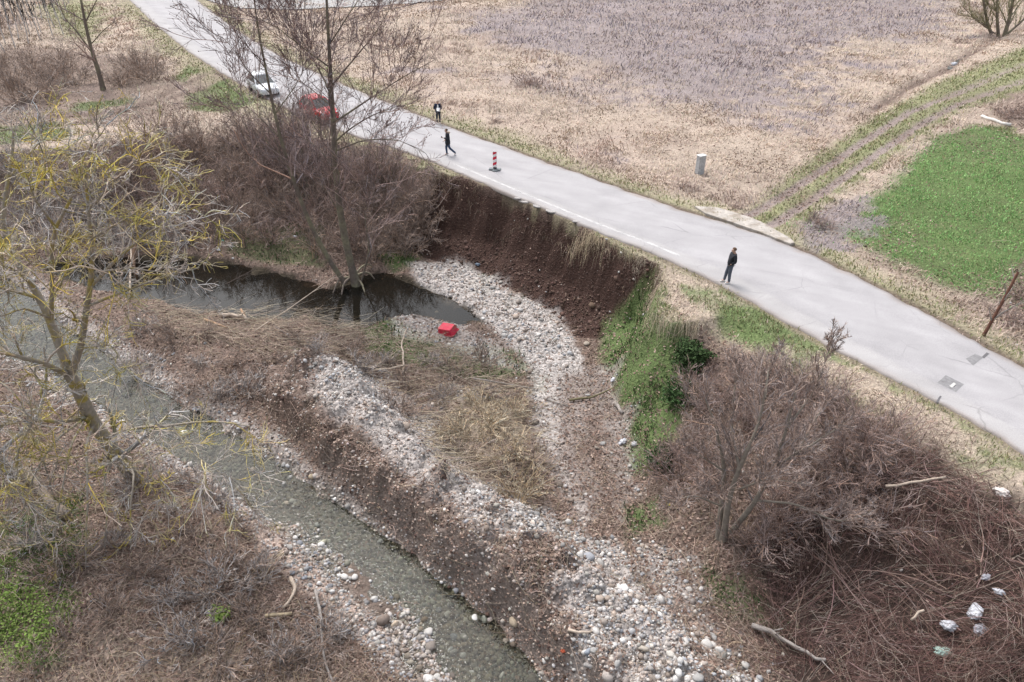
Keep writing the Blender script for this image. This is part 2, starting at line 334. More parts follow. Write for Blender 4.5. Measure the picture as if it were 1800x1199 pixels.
    put(ss(.25, -.25, s+n2*.3), 'bed', GRAVEL, .95)
    k = ss(-.2, .1, bz)*ss(1.5, .5, bz+n2*1.2+n1*.9)*ss(2.8, 1.4, np.maximum(s, 0))*ss(-.3, .1, s); put(k, 'face', LITTER, .68)
    poly([(330,812),(360,825),(450,905),(520,960),(600,1035),(700,1130),(700,1170),(640,1130),(560,1060),(500,1000),(430,920)], 'sand', GRAVEL, .25, .85, .4)
    poly([(600,985),(650,1000),(680,1080),(640,1070),(600,1030)], 'mud', None, .3, .8, .4)
    pl = sdfb(POOL, x, y); put(ss(.2, -.2, pl+n2*.2), 'poolbed', None, 1)
    # soil lip along the far road edge
    L = dist_line(RF, x, y); put(np.exp(-((L-.18)/.22)**2)*(z > -.6), 'dbrown', None, .8)
    put(ss(.5, .1, np.abs(rd))*(z > -.5), 'mud', None, .5)
    col[:] = col*(1+.16*n2[:, None]+.10*n1[:, None])
    # how far a stone, tuft etc. may stand on the road
    Wt[rd < .05] = 0
    return np.clip(col, 0.005, 1), Wt
zc, zw = zones(XX.ravel(), YY.ravel(), ZZ.ravel())
ZC = zc.reshape(*XX.shape, 3); ZW = zw.reshape(*XX.shape, 6)
nx, ny = len(GX), len(GY)
idx = np.arange(nx*ny).reshape(ny, nx)
F = np.stack([idx[:-1, :-1].ravel(), idx[:-1, 1:].ravel(), idx[1:, 1:].ravel(), idx[1:, :-1].ravel()], 1)
gm = npmesh('ground', np.stack([XX.ravel(), YY.ravel(), ZZ.ravel()], 1), F, zc, True, {'zoneA': np.stack([zw[:, GRAVEL], zw[:, SOIL], zw[:, STRAW]+zw[:, PURPLE], zw[:, GREEN]], 1)})
def ground_mat():
    m = mat('ground', attr='Col', rough=.95, namt=.0); t = m.node_tree; b = t.nodes['Principled BSDF']; N = t.nodes.new; L = t.links.new
    tc = N('ShaderNodeTexCoord'); za = N('ShaderNodeAttribute'); za.attribute_name = 'zoneA'; sep = N('ShaderNodeSeparateColor'); L(za.outputs['Color'], sep.inputs[0])
    at_ = N('ShaderNodeAttribute'); at_.attribute_name = 'Col'
    v = N('ShaderNodeTexVoronoi'); v.inputs['Scale'].default_value = 9; L(tc.outputs['Object'], v.inputs['Vector'])
    hsv = N('ShaderNodeSeparateColor'); L(v.outputs['Color'], hsv.inputs[0])
    mr = N('ShaderNodeMapRange'); mr.inputs['To Min'].default_value = .5; mr.inputs['To Max'].default_value = 1.5; L(hsv.outputs[0], mr.inputs['Value'])
    n = N('ShaderNodeTexNoise'); n.inputs['Scale'].default_value = 7; n.inputs['Detail'].default_value = 9; n.inputs['Roughness'].default_value = .75; L(tc.outputs['Object'], n.inputs['Vector'])
    mr2 = N('ShaderNodeMapRange'); mr2.inputs['From Min'].default_value = .3; mr2.inputs['From Max'].default_value = .7; mr2.inputs['To Min'].default_value = .55; mr2.inputs['To Max'].default_value = 1.45; L(n.outputs['Fac'], mr2.inputs['Value'])
    mx = N('ShaderNodeMix'); L(sep.outputs[0], mx.inputs[0]); L(mr2.outputs[0], mx.inputs[2]); L(mr.outputs[0], mx.inputs[3])
    # pebbles stuck in the soil
    v2 = N('ShaderNodeTexVoronoi'); v2.inputs['Scale'].default_value = 5.5; L(tc.outputs['Object'], v2.inputs['Vector'])
    lt = N('ShaderNodeMath'); lt.operation = 'LESS_THAN'; L(v2.outputs['Distance'], lt.inputs[0]); lt.inputs[1].default_value = .17
    sv = N('ShaderNodeVectorMath'); sv.operation = 'SCALE'; L(at_.outputs['Color'], sv.inputs[0]); L(mx.outputs[0], sv.inputs['Scale'])
    pk = N('ShaderNodeMath'); pk.operation = 'MULTIPLY'; L(lt.outputs[0], pk.inputs[0]); L(sep.outputs[1], pk.inputs[1])
    pk2 = N('ShaderNodeMath'); pk2.operation = 'MULTIPLY'; L(pk.outputs[0], pk2.inputs[0]); pk2.inputs[1].default_value = .35
    m3 = N('ShaderNodeMix'); m3.data_type = 'RGBA'; L(pk2.outputs[0], m3.inputs[0]); L(sv.outputs[0], m3.inputs[6]); m3.inputs[7].default_value = (.25, .2, .18, 1)
    L(m3.outputs[2], b.inputs['Base Color'])
    h = N('ShaderNodeMath'); h.operation = 'MULTIPLY_ADD'; L(v.outputs['Distance'], h.inputs[0]); h.inputs[1].default_value = -.6; L(n.outputs['Fac'], h.inputs[2])
    bp = N('ShaderNodeBump'); bp.inputs['Strength'].default_value = .9; bp.inputs['Distance'].default_value = .09; L(h.outputs[0], bp.inputs['Height']); L(bp.outputs[0], b.inputs['Normal'])
    return m
tag(link('ground', gm, ground_mat()), kind='structure')

# ------------------------------------------------------------------ road
def road_mat():
    m = bpy.data.materials.new('asphalt'); m.use_nodes = True; t = m.node_tree; b = t.nodes['Principled BSDF']; N = t.nodes.new; L = t.links.new
    b.inputs['Roughness'].default_value = .85; b.inputs['Specular IOR Level'].default_value = .25
    tc = N('ShaderNodeTexCoord'); a = N('ShaderNodeAttribute'); a.attribute_name = 'Col'
    def noise(s, d, src=tc.outputs['Object'], r=.6):
        n = N('ShaderNodeTexNoise'); n.inputs['Scale'].default_value = s; n.inputs['Detail'].default_value = d; n.inputs['Roughness'].default_value = r; L(src, n.inputs['Vector']); return n.outputs['Fac']
    def mrange(x, a0, a1, b0, b1):
        q = N('ShaderNodeMapRange'); L(x, q.inputs['Value'])
        for k, vv in zip(('From Min','From Max','To Min','To Max'), (a0,a1,b0,b1)): q.inputs[k].default_value = vv
        return q.outputs[0]
    def mul(x, y):
        q = N('ShaderNodeMath'); q.operation = 'MULTIPLY'; L(x, q.inputs[0]); L(y, q.inputs[1]); return q.outputs[0]
    f1 = mrange(noise(28, 6, r=.8), .3, .7, .78, 1.22); f2 = mrange(noise(.55, 5), .3, .7, .93, 1.07); f = mul(f1, f2)
    # cracks
    wv = N('ShaderNodeMix'); wv.data_type = 'VECTOR'; wv.inputs[0].default_value = .12
    nn = N('ShaderNodeTexNoise'); nn.inputs['Scale'].default_value = 2.2; L(tc.outputs['Object'], nn.inputs['Vector']); L(tc.outputs['Object'], wv.inputs[4]); L(nn.outputs['Color'], wv.inputs[5])
    v = N('ShaderNodeTexVoronoi'); v.feature = 'DISTANCE_TO_EDGE'; v.inputs['Scale'].default_value = .42; L(wv.outputs[1], v.inputs['Vector'])
    cr = mrange(v.outputs['Distance'], .0, .012, .72, 1.0); cm = mrange(noise(.35, 3), .48, .62, 1.0, 0.0)
    q = N('ShaderNodeMix'); L(cm, q.inputs[0]); L(cr, q.inputs[2]); q.inputs[3].default_value = 1; f = mul(f, q.outputs[0])
    s = N('ShaderNodeVectorMath'); s.operation = 'SCALE'; L(a.outputs['Color'], s.inputs[0]); L(f, s.inputs['Scale']); L(s.outputs[0], b.inputs['Base Color'])
    bp = N('ShaderNodeBump'); bp.inputs['Strength'].default_value = .35; bp.inputs['Distance'].default_value = .01; L(noise(45, 5), bp.inputs['Height']); L(bp.outputs[0], b.inputs['Normal'])
    return m
M_ROAD = road_mat()
def build_road():
    n = 900; K = 25
    A = resamp(RN, n, False); B = resamp(RF, n, False)
    d = np.r_[0, np.cumsum(np.linalg.norm(np.diff(A, axis=0), axis=1))]
    u = B-A; wd = np.linalg.norm(u, axis=1, keepdims=True); u = u/wd
    sl_ = np.exp(-((d-d[np.argmin(np.linalg.norm(A-np.array(W(950,370,0)[:2]), axis=1))])/3.0)**4); ra = (fbm(d, d*0, .8, 4, 5)*.12-sl_*(.10+.22*np.abs(fbm(d, d*0+3, .6, 4, 25))))[:, None]; rb = (fbm(d, d*0+9, .8, 4, 6)*.22)[:, None]
    # edge bitten by the slump
    bite = np.zeros(n)
    t = np.linspace(0, 1, K)[None, :, None]
    P = (A-u*ra)[:, None, :]*(1-t)+(B+u*rb)[:, None, :]*t
    tt = np.linspace(0, 1, K)
    z = .02+.05*(1-(2*tt-1)**2)
    V = np.zeros((n, K+2, 3)); V[:, 1:-1, :2] = P; V[:, 1:-1, 2] = z[None]
    V[:, 0, :2] = P[:, 0]; V[:, -1, :2] = P[:, -1]; V[:, 0, 2] = -.16; V[:, -1, 2] = -.12
    x = V[..., 0].ravel(); y = V[..., 1].ravel()
    c = np.tile(np.array((.342, .330, .338)), (len(x), 1))
    tf = np.tile(np.r_[0, tt, 1], n)
    wy = fbm(x, y, 1.2, 3, 7)
    # pale near strip (older lane edge), wheel tracks, dusty borders
    edge = ss(.2, .16, tf)[:, None]; c = c*(1-edge*.5)+np.array((.375, .36, .355))*edge*.5
    e = ss(.06, .0, tf+wy*.03)+ss(.93, 1.0, tf+wy*.04); e = np.clip(e*(1+.8*wy), 0, 1)[:, None]; c = c*(1-e*.7)+np.array((.27, .225, .20))*e*.7
    bl = ss(.1, .6, fbm(x, y, 2.6, 4, 14)+.4*fbm(x, y, .7, 3, 15))[:, None]; c = c*(1-.07*bl); tr = np.exp(-((tf-.35)/.06)**2)+np.exp(-((tf-.68)/.06)**2); c = c*(1+.06*tr[:, None])
    dk = np.exp(-((tf-.19+.01*fbm(x, y, 3, 2, 8))/.012)**2); c = c*(1-.2*dk[:, None]); c = c*(1+.10*fbm(x*.3+y*.2, y*2.2+x*1.1, 1.0, 4, 12)[:, None])
    yy = ss(58, 80, y)[:, None]; c = c*(1+.0*yy)
    idx = np.arange(n*(K+2)).reshape(n, K+2)
    F = np.stack([idx[:-1, :-1].ravel(), idx[1:, :-1].ravel(), idx[1:, 1:].ravel(), idx[:-1, 1:].ravel()], 1)
    tag(link('road', npmesh('road', V.reshape(-1, 3), F, c, True), M_ROAD), kind='structure')
    return A, B, u, d
RA, RB, RU, RD = build_road()
def roadz(x, y):
    x = np.asarray(x, float); y = np.asarray(y, float)
    i = np.argmin((RA[:, 0][None]-x.ravel()[:, None])**2+(RA[:, 1][None]-y.ravel()[:, None])**2, axis=1)
    wdt = np.linalg.norm(RB[i]-RA[i], axis=1); s = np.einsum('ij,ij->i', np.stack([x.ravel(), y.ravel()], 1)-RA[i], RU[i])/wdt
    return .02+.05*(1-(2*np.clip(s, 0, 1)-1)**2)
def patch(pts, name, m, dz=.006, sub=1):
    "flat marking or repair on the road, draped on its camber"
    P = PW(pts, .03); z = roadz(P[:, 0], P[:, 1])+dz
    V = np.hstack([P, z[:, None]]); return link(name, npmesh(name, V, np.arange(len(P))[None]), m)
def strip_on_road(off0, off1, i0, i1, name, m, dz=.006, jitter=.02):
    A = RA[i0:i1]; U = RU[i0:i1]; d = RD[i0:i1]
    j0 = fbm(d, d*0, .5, 3, 55)*jitter; j1 = fbm(d, d*0+4, .5, 3, 56)*jitter
    P0 = A+U*(off0+j0)[:, None]; P1 = A+U*(off1+j1)[:, None]; n = len(A)
    V = np.zeros((n, 2, 3)); V[:, 0, :2] = P0; V[:, 1, :2] = P1
    V[:, 0, 2] = roadz(P0[:, 0], P0[:, 1])+dz; V[:, 1, 2] = roadz(P1[:, 0], P1[:, 1])+dz
    idx = np.arange(n*2).reshape(n, 2); F = np.stack([idx[:-1, 0], idx[1:, 0], idx[1:, 1], idx[:-1, 1]], 1)
    return link(name, npmesh(name, V.reshape(-1, 3), F), m)
def worn_paint():
    m = mat('worn_white_paint', (.74, .73, .72), .8, namt=.12, nscale=20); t = m.node_tree; b = t.nodes['Principled BSDF']; out = t.nodes['Material Output']
    n = t.nodes.new('ShaderNodeTexNoise'); n.inputs['Scale'].default_value = 1.3; n.inputs['Detail'].default_value = 8; n.inputs['Roughness'].default_value = .6
    tc = t.nodes.new('ShaderNodeTexCoord'); t.links.new(tc.outputs['Object'], n.inputs['Vector'])
    r = t.nodes.new('ShaderNodeMapRange'); r.inputs['From Min'].default_value = .25; r.inputs['From Max'].default_value = .6; r.inputs['To Max'].default_value = .6; t.links.new(n.outputs['Fac'], r.inputs['Value'])
    tr = t.nodes.new('ShaderNodeBsdfTransparent'); mx = t.nodes.new('ShaderNodeMixShader')
    t.links.new(r.outputs[0], mx.inputs[0]); t.links.new(tr.outputs[0], mx.inputs[1]); t.links.new(b.outputs[0], mx.inputs[2]); t.links.new(mx.outputs[0], out.inputs[0])
    return m
def near_index(px, py):
    p = np.array(W(px, py, 0)[:2]); return int(np.argmin(np.linalg.norm(RA-p, axis=1)))
ia, ib = near_index(780, 292), near_index(1180, 462)
tag(strip_on_road(.70, .86, ia, ib, 'edge_line', worn_paint()), kind='structure')
M_PATCH = mat('dark_patch', (.215, .21, .215), .85, namt=.3, nscale=9)
M_TAR = mat('tar_seam', (.12, .115, .12), .8, namt=.2)
for pts, nm in (([(1697,632),(1714,623),(1728,629),(1710,644)], 'road_repair'), ([(1647,674),(1662,661),(1694,677),(1680,690)], 'road_repair')):
    tag(patch(pts, nm, M_PATCH), kind='structure')
tag(patch([(1645,706),(1652,696),(1655,697),(1649,708)], 'tar_seam', M_TAR, .009), kind='structure')
tag(patch([(1671,680),(1734,620),(1739,622),(1677,682)], 'tar_seam', M_TAR, .010), kind='structure')
tag(patch([(1668,680),(1676,674),(1680,677),(1673,683)], 'tar_seam', mat('pale_mortar', (.5,.49,.47)), .014), kind='structure')
# culvert slab beside the road
def thick_poly(name, P2, z0, z1, m, bev=.02, parent=None):
    bm = bmesh.new(); vs = [bm.verts.new((p[0], p[1], z0)) for p in P2]; f = bm.faces.new(vs)
    r = bmesh.ops.extrude_face_region(bm, geom=[f]); bmesh.ops.translate(bm, vec=(0, 0, z1-z0), verts=[v for v in r['geom'] if isinstance(v, bmesh.types.BMVert)])
    bmesh.ops.recalc_face_normals(bm, faces=bm.faces)
    if bev: bmesh.ops.bevel(bm, geom=list(bm.edges), offset=bev, segments=2, affect='EDGES')
    me = bpy.data.meshes.new(name); bm.to_mesh(me); bm.free(); return link(name, me, m, parent)
M_CONC = mat('weathered_concrete', (.42, .385, .35), .9, namt=.3, nscale=5, bump=.3, color2=(.30,.26,.22), c2scale=1.5)
o = thick_poly('culvert_slab', resamp(np.vstack([PW([(1221,362),(1262,364),(1330,385),(1398,423),(1396,431),(1330,405),(1250,378),(1225,370)], .1)]), 24, False)[:-1], -.15, .10, M_CONC, .015)
tag(o, 'pale dusty concrete culvert slab along the road where the field track joins', 'concrete slab')
# broken asphalt pieces on the lip of the slump
M_ASB = mat('broken_asphalt', (.36, .34, .33), .9, namt=.3, nscale=12, bump=.5)
for k, (px, py, s, ln) in enumerate(((908,349,.20,''),(921,355,.26,''),(941,363,.22,''),(966,372,.28,''),(1010,390,.18,''))):
    c = np.array(W(px, py, .02)); n = 7; a = np.sort(rng.uniform(0, 2*math.pi, n)); rr = s*rng.uniform(.6, 1.1, n)
    bm_pts = np.stack([rr*1.5*np.cos(a), rr*.6*np.sin(a)], 1); th = -.42; R_ = np.array([[math.cos(th), -math.sin(th)], [math.sin(th), math.cos(th)]]); bm_pts = bm_pts@R_.T
    o = thick_poly('asphalt_slab', bm_pts, -.07, 0, M_ASB, .006); o.location = (c[0], c[1]+.02, .055); o.rotation_euler = (rng.uniform(.0, .18), rng.uniform(-.06, .06), rng.uniform(-.3, .3))
    tag(o, 'broken pale flake of asphalt tipping over the lip of the slump', 'asphalt piece', 'asphalt pieces breaking off above the slump')

# side road at the top left, joining from the right
P = PW([(345,-3),(420,14),(520,16),(640,10),(760,2),(900,-14),(900,-24),(700,-12),(560,-4),(420,-6),(330,-18)], .0)
def drape(name, P, m, dz, n=26):
    x0, y0 = P.min(0); x1, y1 = P.max(0); gx = np.linspace(x0, x1, 90); gy = np.linspace(y0, y1, 60); X, Y = np.meshgrid(gx, gy)
    ins = inside(P, X.ravel(), Y.ravel()); Z = Hz(X.ravel(), Y.ravel())
    idx = np.arange(X.size).reshape(X.shape); F = np.stack([idx[:-1,:-1].ravel(), idx[:-1,1:].ravel(), idx[1:,1:].ravel(), idx[1:,:-1].ravel()], 1)
    F = F[ins[F].all(1)]; used, inv = np.unique(F, return_inverse=True); V = np.stack([X.ravel(), Y.ravel(), Z+dz], 1)[used]
    return link(name, npmesh(name, V, inv.reshape(F.shape), np.tile((.335,.325,.32), (len(V), 1)), True), m)
tag(drape('side_road', P, M_ROAD, .12), kind='structure')

# ------------------------------------------------------------------ water
def water_mat(name, tint, rough=.05, bump=.25, bscale=6, keep=.75):
    m = bpy.data.materials.new(name); m.use_nodes = True; t = m.node_tree; t.nodes.remove(t.nodes['Principled BSDF']); out = t.nodes['Material Output']; N = t.nodes.new; L = t.links.new
    tc = N('ShaderNodeTexCoord'); n = N('ShaderNodeTexNoise'); n.inputs['Scale'].default_value = bscale; n.inputs['Detail'].default_value = 4; n.inputs['Distortion'].default_value = .6; L(tc.outputs['Object'], n.inputs['Vector'])
    bp = N('ShaderNodeBump'); bp.inputs['Strength'].default_value = bump; bp.inputs['Distance'].default_value = .06; L(n.outputs['Fac'], bp.inputs['Height'])
    g = N('ShaderNodeBsdfGlossy'); g.inputs['Roughness'].default_value = rough; g.inputs['Color'].default_value = (1, 1, 1, 1); L(bp.outputs[0], g.inputs['Normal'])
    tr = N('ShaderNodeBsdfTransparent'); tr.inputs[0].default_value = (*tint, 1)
    df = N('ShaderNodeBsdfDiffuse'); df.inputs[0].default_value = (.10, .105, .10, 1)
    m0 = N('ShaderNodeMixShader'); m0.inputs[0].default_value = 1-keep; L(tr.outputs[0], m0.inputs[1]); L(df.outputs[0], m0.inputs[2])
    fr = N('ShaderNodeFresnel'); fr.inputs['IOR'].default_value = 1.34; L(bp.outputs[0], fr.inputs['Normal'])
    mx = N('ShaderNodeMixShader'); L(fr.outputs[0], mx.inputs[0]); L(m0.outputs[0], mx.inputs[1]); L(g.outputs[0], mx.inputs[2]); L(mx.outputs[0], out.inputs[0])
    return m
def grow_poly(P, d):
    c = np.roll(P, -1, 0)-np.roll(P, 1, 0); nrm = np.stack([c[:, 1], -c[:, 0]], 1); nrm /= np.linalg.norm(nrm, axis=1, keepdims=True)+1e-9
    Q = P+nrm*d
    if abs(np.sum(Q[:, 0]*np.roll(Q[:, 1], -1)-np.roll(Q[:, 0], -1)*Q[:, 1])) < abs(np.sum(P[:, 0]*np.roll(P[:, 1], -1)-np.roll(P[:, 0], -1)*P[:, 1])): Q = P-nrm*d
    return Q
def water_grid(name, P, z, m, step=.25):
    x0, y0 = P.min(0); x1, y1 = P.max(0); X, Y = np.meshgrid(np.arange(x0, x1, step), np.arange(y0, y1, step)); ins = inside(P, X.ravel(), Y.ravel())
    idx = np.arange(X.size).reshape(X.shape); F = np.stack([idx[:-1,:-1].ravel(), idx[:-1,1:].ravel(), idx[1:,1:].ravel(), idx[1:,:-1].ravel()], 1); F = F[ins[F].all(1)]
    used, inv = np.unique(F, return_inverse=True); V = np.stack([X.ravel(), Y.ravel(), np.full(X.size, z)], 1)[used]
    return tag(link(name, npmesh(name, V, inv.reshape(F.shape), None, True), m), kind='structure')
water_grid('stream_water', grow_poly(STREAM, .9), -4.60, water_mat('stream_water', (.60, .62, .575), .04, .14, 8, .97))
water_grid('pool_water', grow_poly(POOL, .5), -4.50, water_mat('pool_water', (.42, .38, .31), .02, .05, 2.5, .95))
tag(link('ditch_water', npmesh('ditch_water', np.array([(*W(*p, -.45),) for p in ((1662,121),(1672,122),(1690,104),(1700,96),(1690,98),(1672,110))]), np.arange(6)[None]), water_mat('ditch_water', (.5,.5,.5), .05, .1)), kind='structure')
# ------------------------------------------------------------------ vectorised scatters
def sample(n, y0, y1, xm=.74, pad=2.5, p=0.0):
    u = rng.random(n); y = y0*(y1/y0)**u if p == 0 else (y0**(1-p)+u*(y1**(1-p)-y0**(1-p)))**(1/(1-p))
    x = rng.uniform(-1, 1, n)*((y*CP+11)*xm+pad); return x, y
def pick(n, wfun, y0=11.5, y1=122, **k):
    x, y = sample(n, y0, y1, **k); Wt = gsample(ZW, x, y); q = wfun(Wt, x, y); m = rng.random(n) < q
    x = x[m]; y = y[m]; return x, y, Hz(x, y)
ICO = bmesh.new(); bmesh.ops.create_icosphere(ICO, subdivisions=1, radius=1); ico_v0 = np.array([v.co[:] for v in ICO.verts]); ico_f0 = np.array([[v.index for v in f.verts] for f in ICO.faces]); ICO.free()
ICO = bmesh.new(); bmesh.ops.create_icosphere(ICO, subdivisions=2, radius=1); ico_v1 = np.array([v.co[:] for v in ICO.verts]); ico_f1 = np.array([[v.index for v in f.verts] for f in ICO.faces]); ICO.free()
def stone_variants(n, base, seed, amt=.28):
    r = np.random.default_rng(seed); out = []
    for i in range(n):
        v = base.copy()
        for k in range(5): # cut by random planes: faceted cobble
            d = r.normal(size=3); d /= np.linalg.norm(d); h = r.uniform(.55, .85); q = v@d; v -= np.outer(np.maximum(q-h, 0), d)*.9
        v *= (1+r.uniform(-amt, amt, (len(v), 1))*.35); v *= np.array([1, r.uniform(.6, .95), r.uniform(.45, .75)]); out.append(v)
    return out
SV0 = stone_variants(16, ico_v0, 1); SV1 = stone_variants(16, ico_v1, 2)
def rotm(a, b, c):
    ca, sa, cb, sb, cc, sc = np.cos(a), np.sin(a), np.cos(b), np.sin(b), np.cos(c), np.sin(c)
    R = np.empty((len(a), 3, 3))
    R[:, 0] = np.stack([ca*cb, ca*sb*sc-sa*cc, ca*sb*cc+sa*sc], 1); R[:, 1] = np.stack([sa*cb, sa*sb*sc+ca*cc, sa*sb*cc-ca*sc], 1); R[:, 2] = np.stack([-sb, cb*sc, cb*cc], 1); return R
def vcol0(c, n): return np.array(c)*rng.uniform(.7, 1.4, (n, 1))
STONE_PAL = np.array([(.56,.535,.51),(.68,.66,.64),(.47,.47,.48),(.34,.35,.38),(.52,.45,.40),(.40,.33,.28),(.28,.24,.21),(.60,.57,.52)])
def stone_cols(n, tint=None, lo=.42, hi=1.08):
    c = STONE_PAL[rng.choice(len(STONE_PAL), n, p=[.2,.2,.15,.09,.13,.09,.06,.08])]*rng.uniform(lo, hi, (n, 1))
    if tint is not None: c = c*.55+np.array(tint)*.45
    return c
def stones_mesh(name, x, y, z, r, cols, m, variants, faces, sink=.25):
    n = len(x); nv = len(variants[0]); vi = rng.integers(0, len(variants), n); B = np.stack(variants)[vi]
    R = rotm(rng.uniform(0, 6.28, n), rng.normal(0, .3, n), rng.normal(0, .3, n))
    V = np.einsum('nij,nkj->nki', R, B)*r[:, None, None]+np.stack([x, y, z+r*sink], 1)[:, None, :]
    F = (faces[None]+np.arange(n)[:, None, None]*nv).reshape(-1, 3)
    return tag(link(name, npmesh(name, V.reshape(-1, 3), F, np.repeat(cols, nv, 0)), m), kind='stuff')
M_STONE = mat('river_stone', attr='Col', rough=.85, namt=.25, nscale=14, bump=.2, bscale=40)
WHITE_ = [ATP(p) for p in ([(540,640),(640,640),(690,700),(650,720),(560,690)], [(800,850),(900,880),(1000,930),(1080,990),(980,1000),(880,920)], [(1010,1010),(1150,1060),(1260,1130),(1340,1199),(1400,1300),(1010,1300),(970,1190),(1040,1110)], [(740,462),(850,485),(975,550),(1010,590),(990,650),(930,620),(870,570),(800,530)])]
FINE_ = ATP([(940,620),(1090,620),(1110,900),(1040,930),(960,800)])
def cover(x, y):
    k = np.zeros(len(x))
    for P in WHITE_: k = np.maximum(k, ss(.5, -.4, sdfb(P, x+fbm(x, y, .8, 3, 209)*.5, y)))
    b = ss(-.2, .4, -sdfb(BERM, x, y)); fn = ss(.3, -.3, sdfb(FINE_, x, y))
    return np.where(b > .3, .62+.38*k, 1-.45*fn*(1-k)), k, b, fn
x, y, z = pick(190000, lambda Wt, x, y: Wt[:, GRAVEL]*.8*cover(x, y)[0]*(.5+.5*ss(-.3, .4, fbm(x, y, 1.1, 3, 205)))+Wt[:, SOIL]*.4+Wt[:, LITTER]*.012*(y < 45), 11.5, 44)
sz = np.exp(rng.normal(0, .42, len(x)))*.056
inw = (z < -4.62); sz[inw] *= 1.25; col = stone_cols(len(x)); col[inw] = col[inw]*.60*np.array((.98, 1, .86)); soilm = gsample(ZW, x, y)[:, SOIL] > .3; sz[soilm] *= rng.uniform(.3, 1.1, soilm.sum()); sc_ = rng.random(len(x)) < .93; col[soilm & sc_] = vcol0((.10,.065,.055), (soilm & sc_).sum()); cv_, wk, bk, fk = cover(x, y); sz *= 1-.3*fk-.2*bk*(1-wk)
lw = sdf(LBANK, x, y) < -.3; sz[lw] *= .7
dirty = np.clip(ss(.0, .5, fbm(x, y, 1.6, 3, 207)+.1)+.7*bk*(1-wk)+.9*fk, 0, 1.7); col = col*(1-.35*dirty[:, None])+np.array((.30,.22,.18))*.35*dirty[:, None]
# the pale fresh tip of the gravel ridge
kp = (z > -4.62) | (rng.random(len(x)) < .5); x, y, z, sz, col = x[kp], y[kp], z[kp], sz[kp], col[kp]; z = z+sz*rng.uniform(-.45, .2, len(z))
stones_mesh('gravel', x, y, z, sz, col, M_STONE, SV0, ico_f0)
print('gravel', len(x))
x, y, z = pick(30000, lambda Wt, x, y: Wt[:, GRAVEL]*.55*(.15+.85*cover(x, y)[1]+.3*(Hz(x, y) < -4.4))*(.2+.8*ss(-.1, .4, fbm(x, y, 1.6, 3, 206))), 11.5, 42)
sz = np.exp(rng.normal(0, .33, len(x)))*.078; col = stone_cols(len(x)); inw = z < -4.62; col[inw] = col[inw]*.60*np.array((.98, 1, .86)); sz[inw] *= .85
order = np.argsort(-sz/(y+8)); big = order[:300]; rest = order[300:]
stones_mesh('cobbles', x[rest], y[rest], z[rest], sz[rest], col[rest], M_STONE, SV1, ico_f1)
print('cobbles', len(rest))
# the 300 that show largest stand as objects of their own
SM = []
for i, v in enumerate(SV1):
    for j in range(3):
        c = stone_cols(1)[0]; me = npmesh('cobble', v, ico_f1, np.tile(c, (len(v), 1))); me.materials.append(M_STONE); SM.append(me)
ridge = -sdfb(BERM, x, y); instream = sdf(STREAM, x, y) < .1
def cobble_label(i):
    if instream[i]: return 'rounded cobble lying in the shallow stream bed', 'cobbles in the shallow stream'
    if ridge[i] > 0: return 'pale cobble on the heaped gravel ridge beside the stream', 'cobbles on the gravel ridge'
    if y[i] > 25: return 'pale cobble on the gravel bar below the slump', 'cobbles on the gravel bar below the slump'
    return 'cobble on the stony margin of the stream', 'cobbles on the stony margins'
for q, i in enumerate(big):
    o = bpy.data.objects.new('cobble', SM[q % len(SM)]); COL.objects.link(o); o.location = (x[i], y[i], z[i]+sz[i]*.3); o.scale = (sz[i]*1.15,)*3; o.rotation_euler = (rng.normal(0, .25), rng.normal(0, .25), rng.uniform(0, 6.28))
    a, g = cobble_label(i); tag(o, a, 'stone', g)
# single boulders worth naming
for px, py, r, c, lab in ((902,1093,.30,(.44,.36,.27),'largest tan boulder, upright, between stream and gravel ridge'), (548,838,.22,(.40,.33,.24),'tan boulder at the upstream edge of the dark bank face'),
                          (694,1098,.2,(.55,.45,.35),'round buff boulder on the left stony margin near the bottom'), (836,1088,.24,(.70,.68,.66),'white boulder on the right water edge, left one of a pair'), (851,1090,.22,(.68,.67,.66),'white boulder on the right water edge, right one of a pair'),
                          (1035,1172,.24,(.34,.32,.31),'grey brown boulder at the bottom of the cobble slope'), (1131,1140,.26,(.47,.42,.36),'flat sandy boulder on the lower cobble slope'), (1033,1147,.2,(.33,.36,.41),'blue grey boulder on the lower cobble slope'),
                          (880,497,.2,(.50,.47,.43),'squared pale boulder at the foot of the brown scar'), (914,546,.26,(.60,.58,.56),'white boulder in the middle of the gravel bar'), (768,550,.2,(.6,.58,.56),'white stone standing in the shallow end of the pool'), (1031,605,.24,(.42,.36,.30),'tan boulder at the foot of the scar beside the green slope'), (1178,1094,.0,(.5,.5,.5),'')):
    if r == 0: continue
    v = SV1[int(px) % 16]; r *= .72; c = tuple(.82*q for q in c); me = npmesh('boulder', v*r, ico_f1, np.tile(c, (len(v), 1))); o = link('boulder', me, M_STONE); p = AT(px, py); o.location = (p[0], p[1], p[2]+r*.35); o.rotation_euler = (.2, .1, px % 6); tag(o, lab, 'boulder')

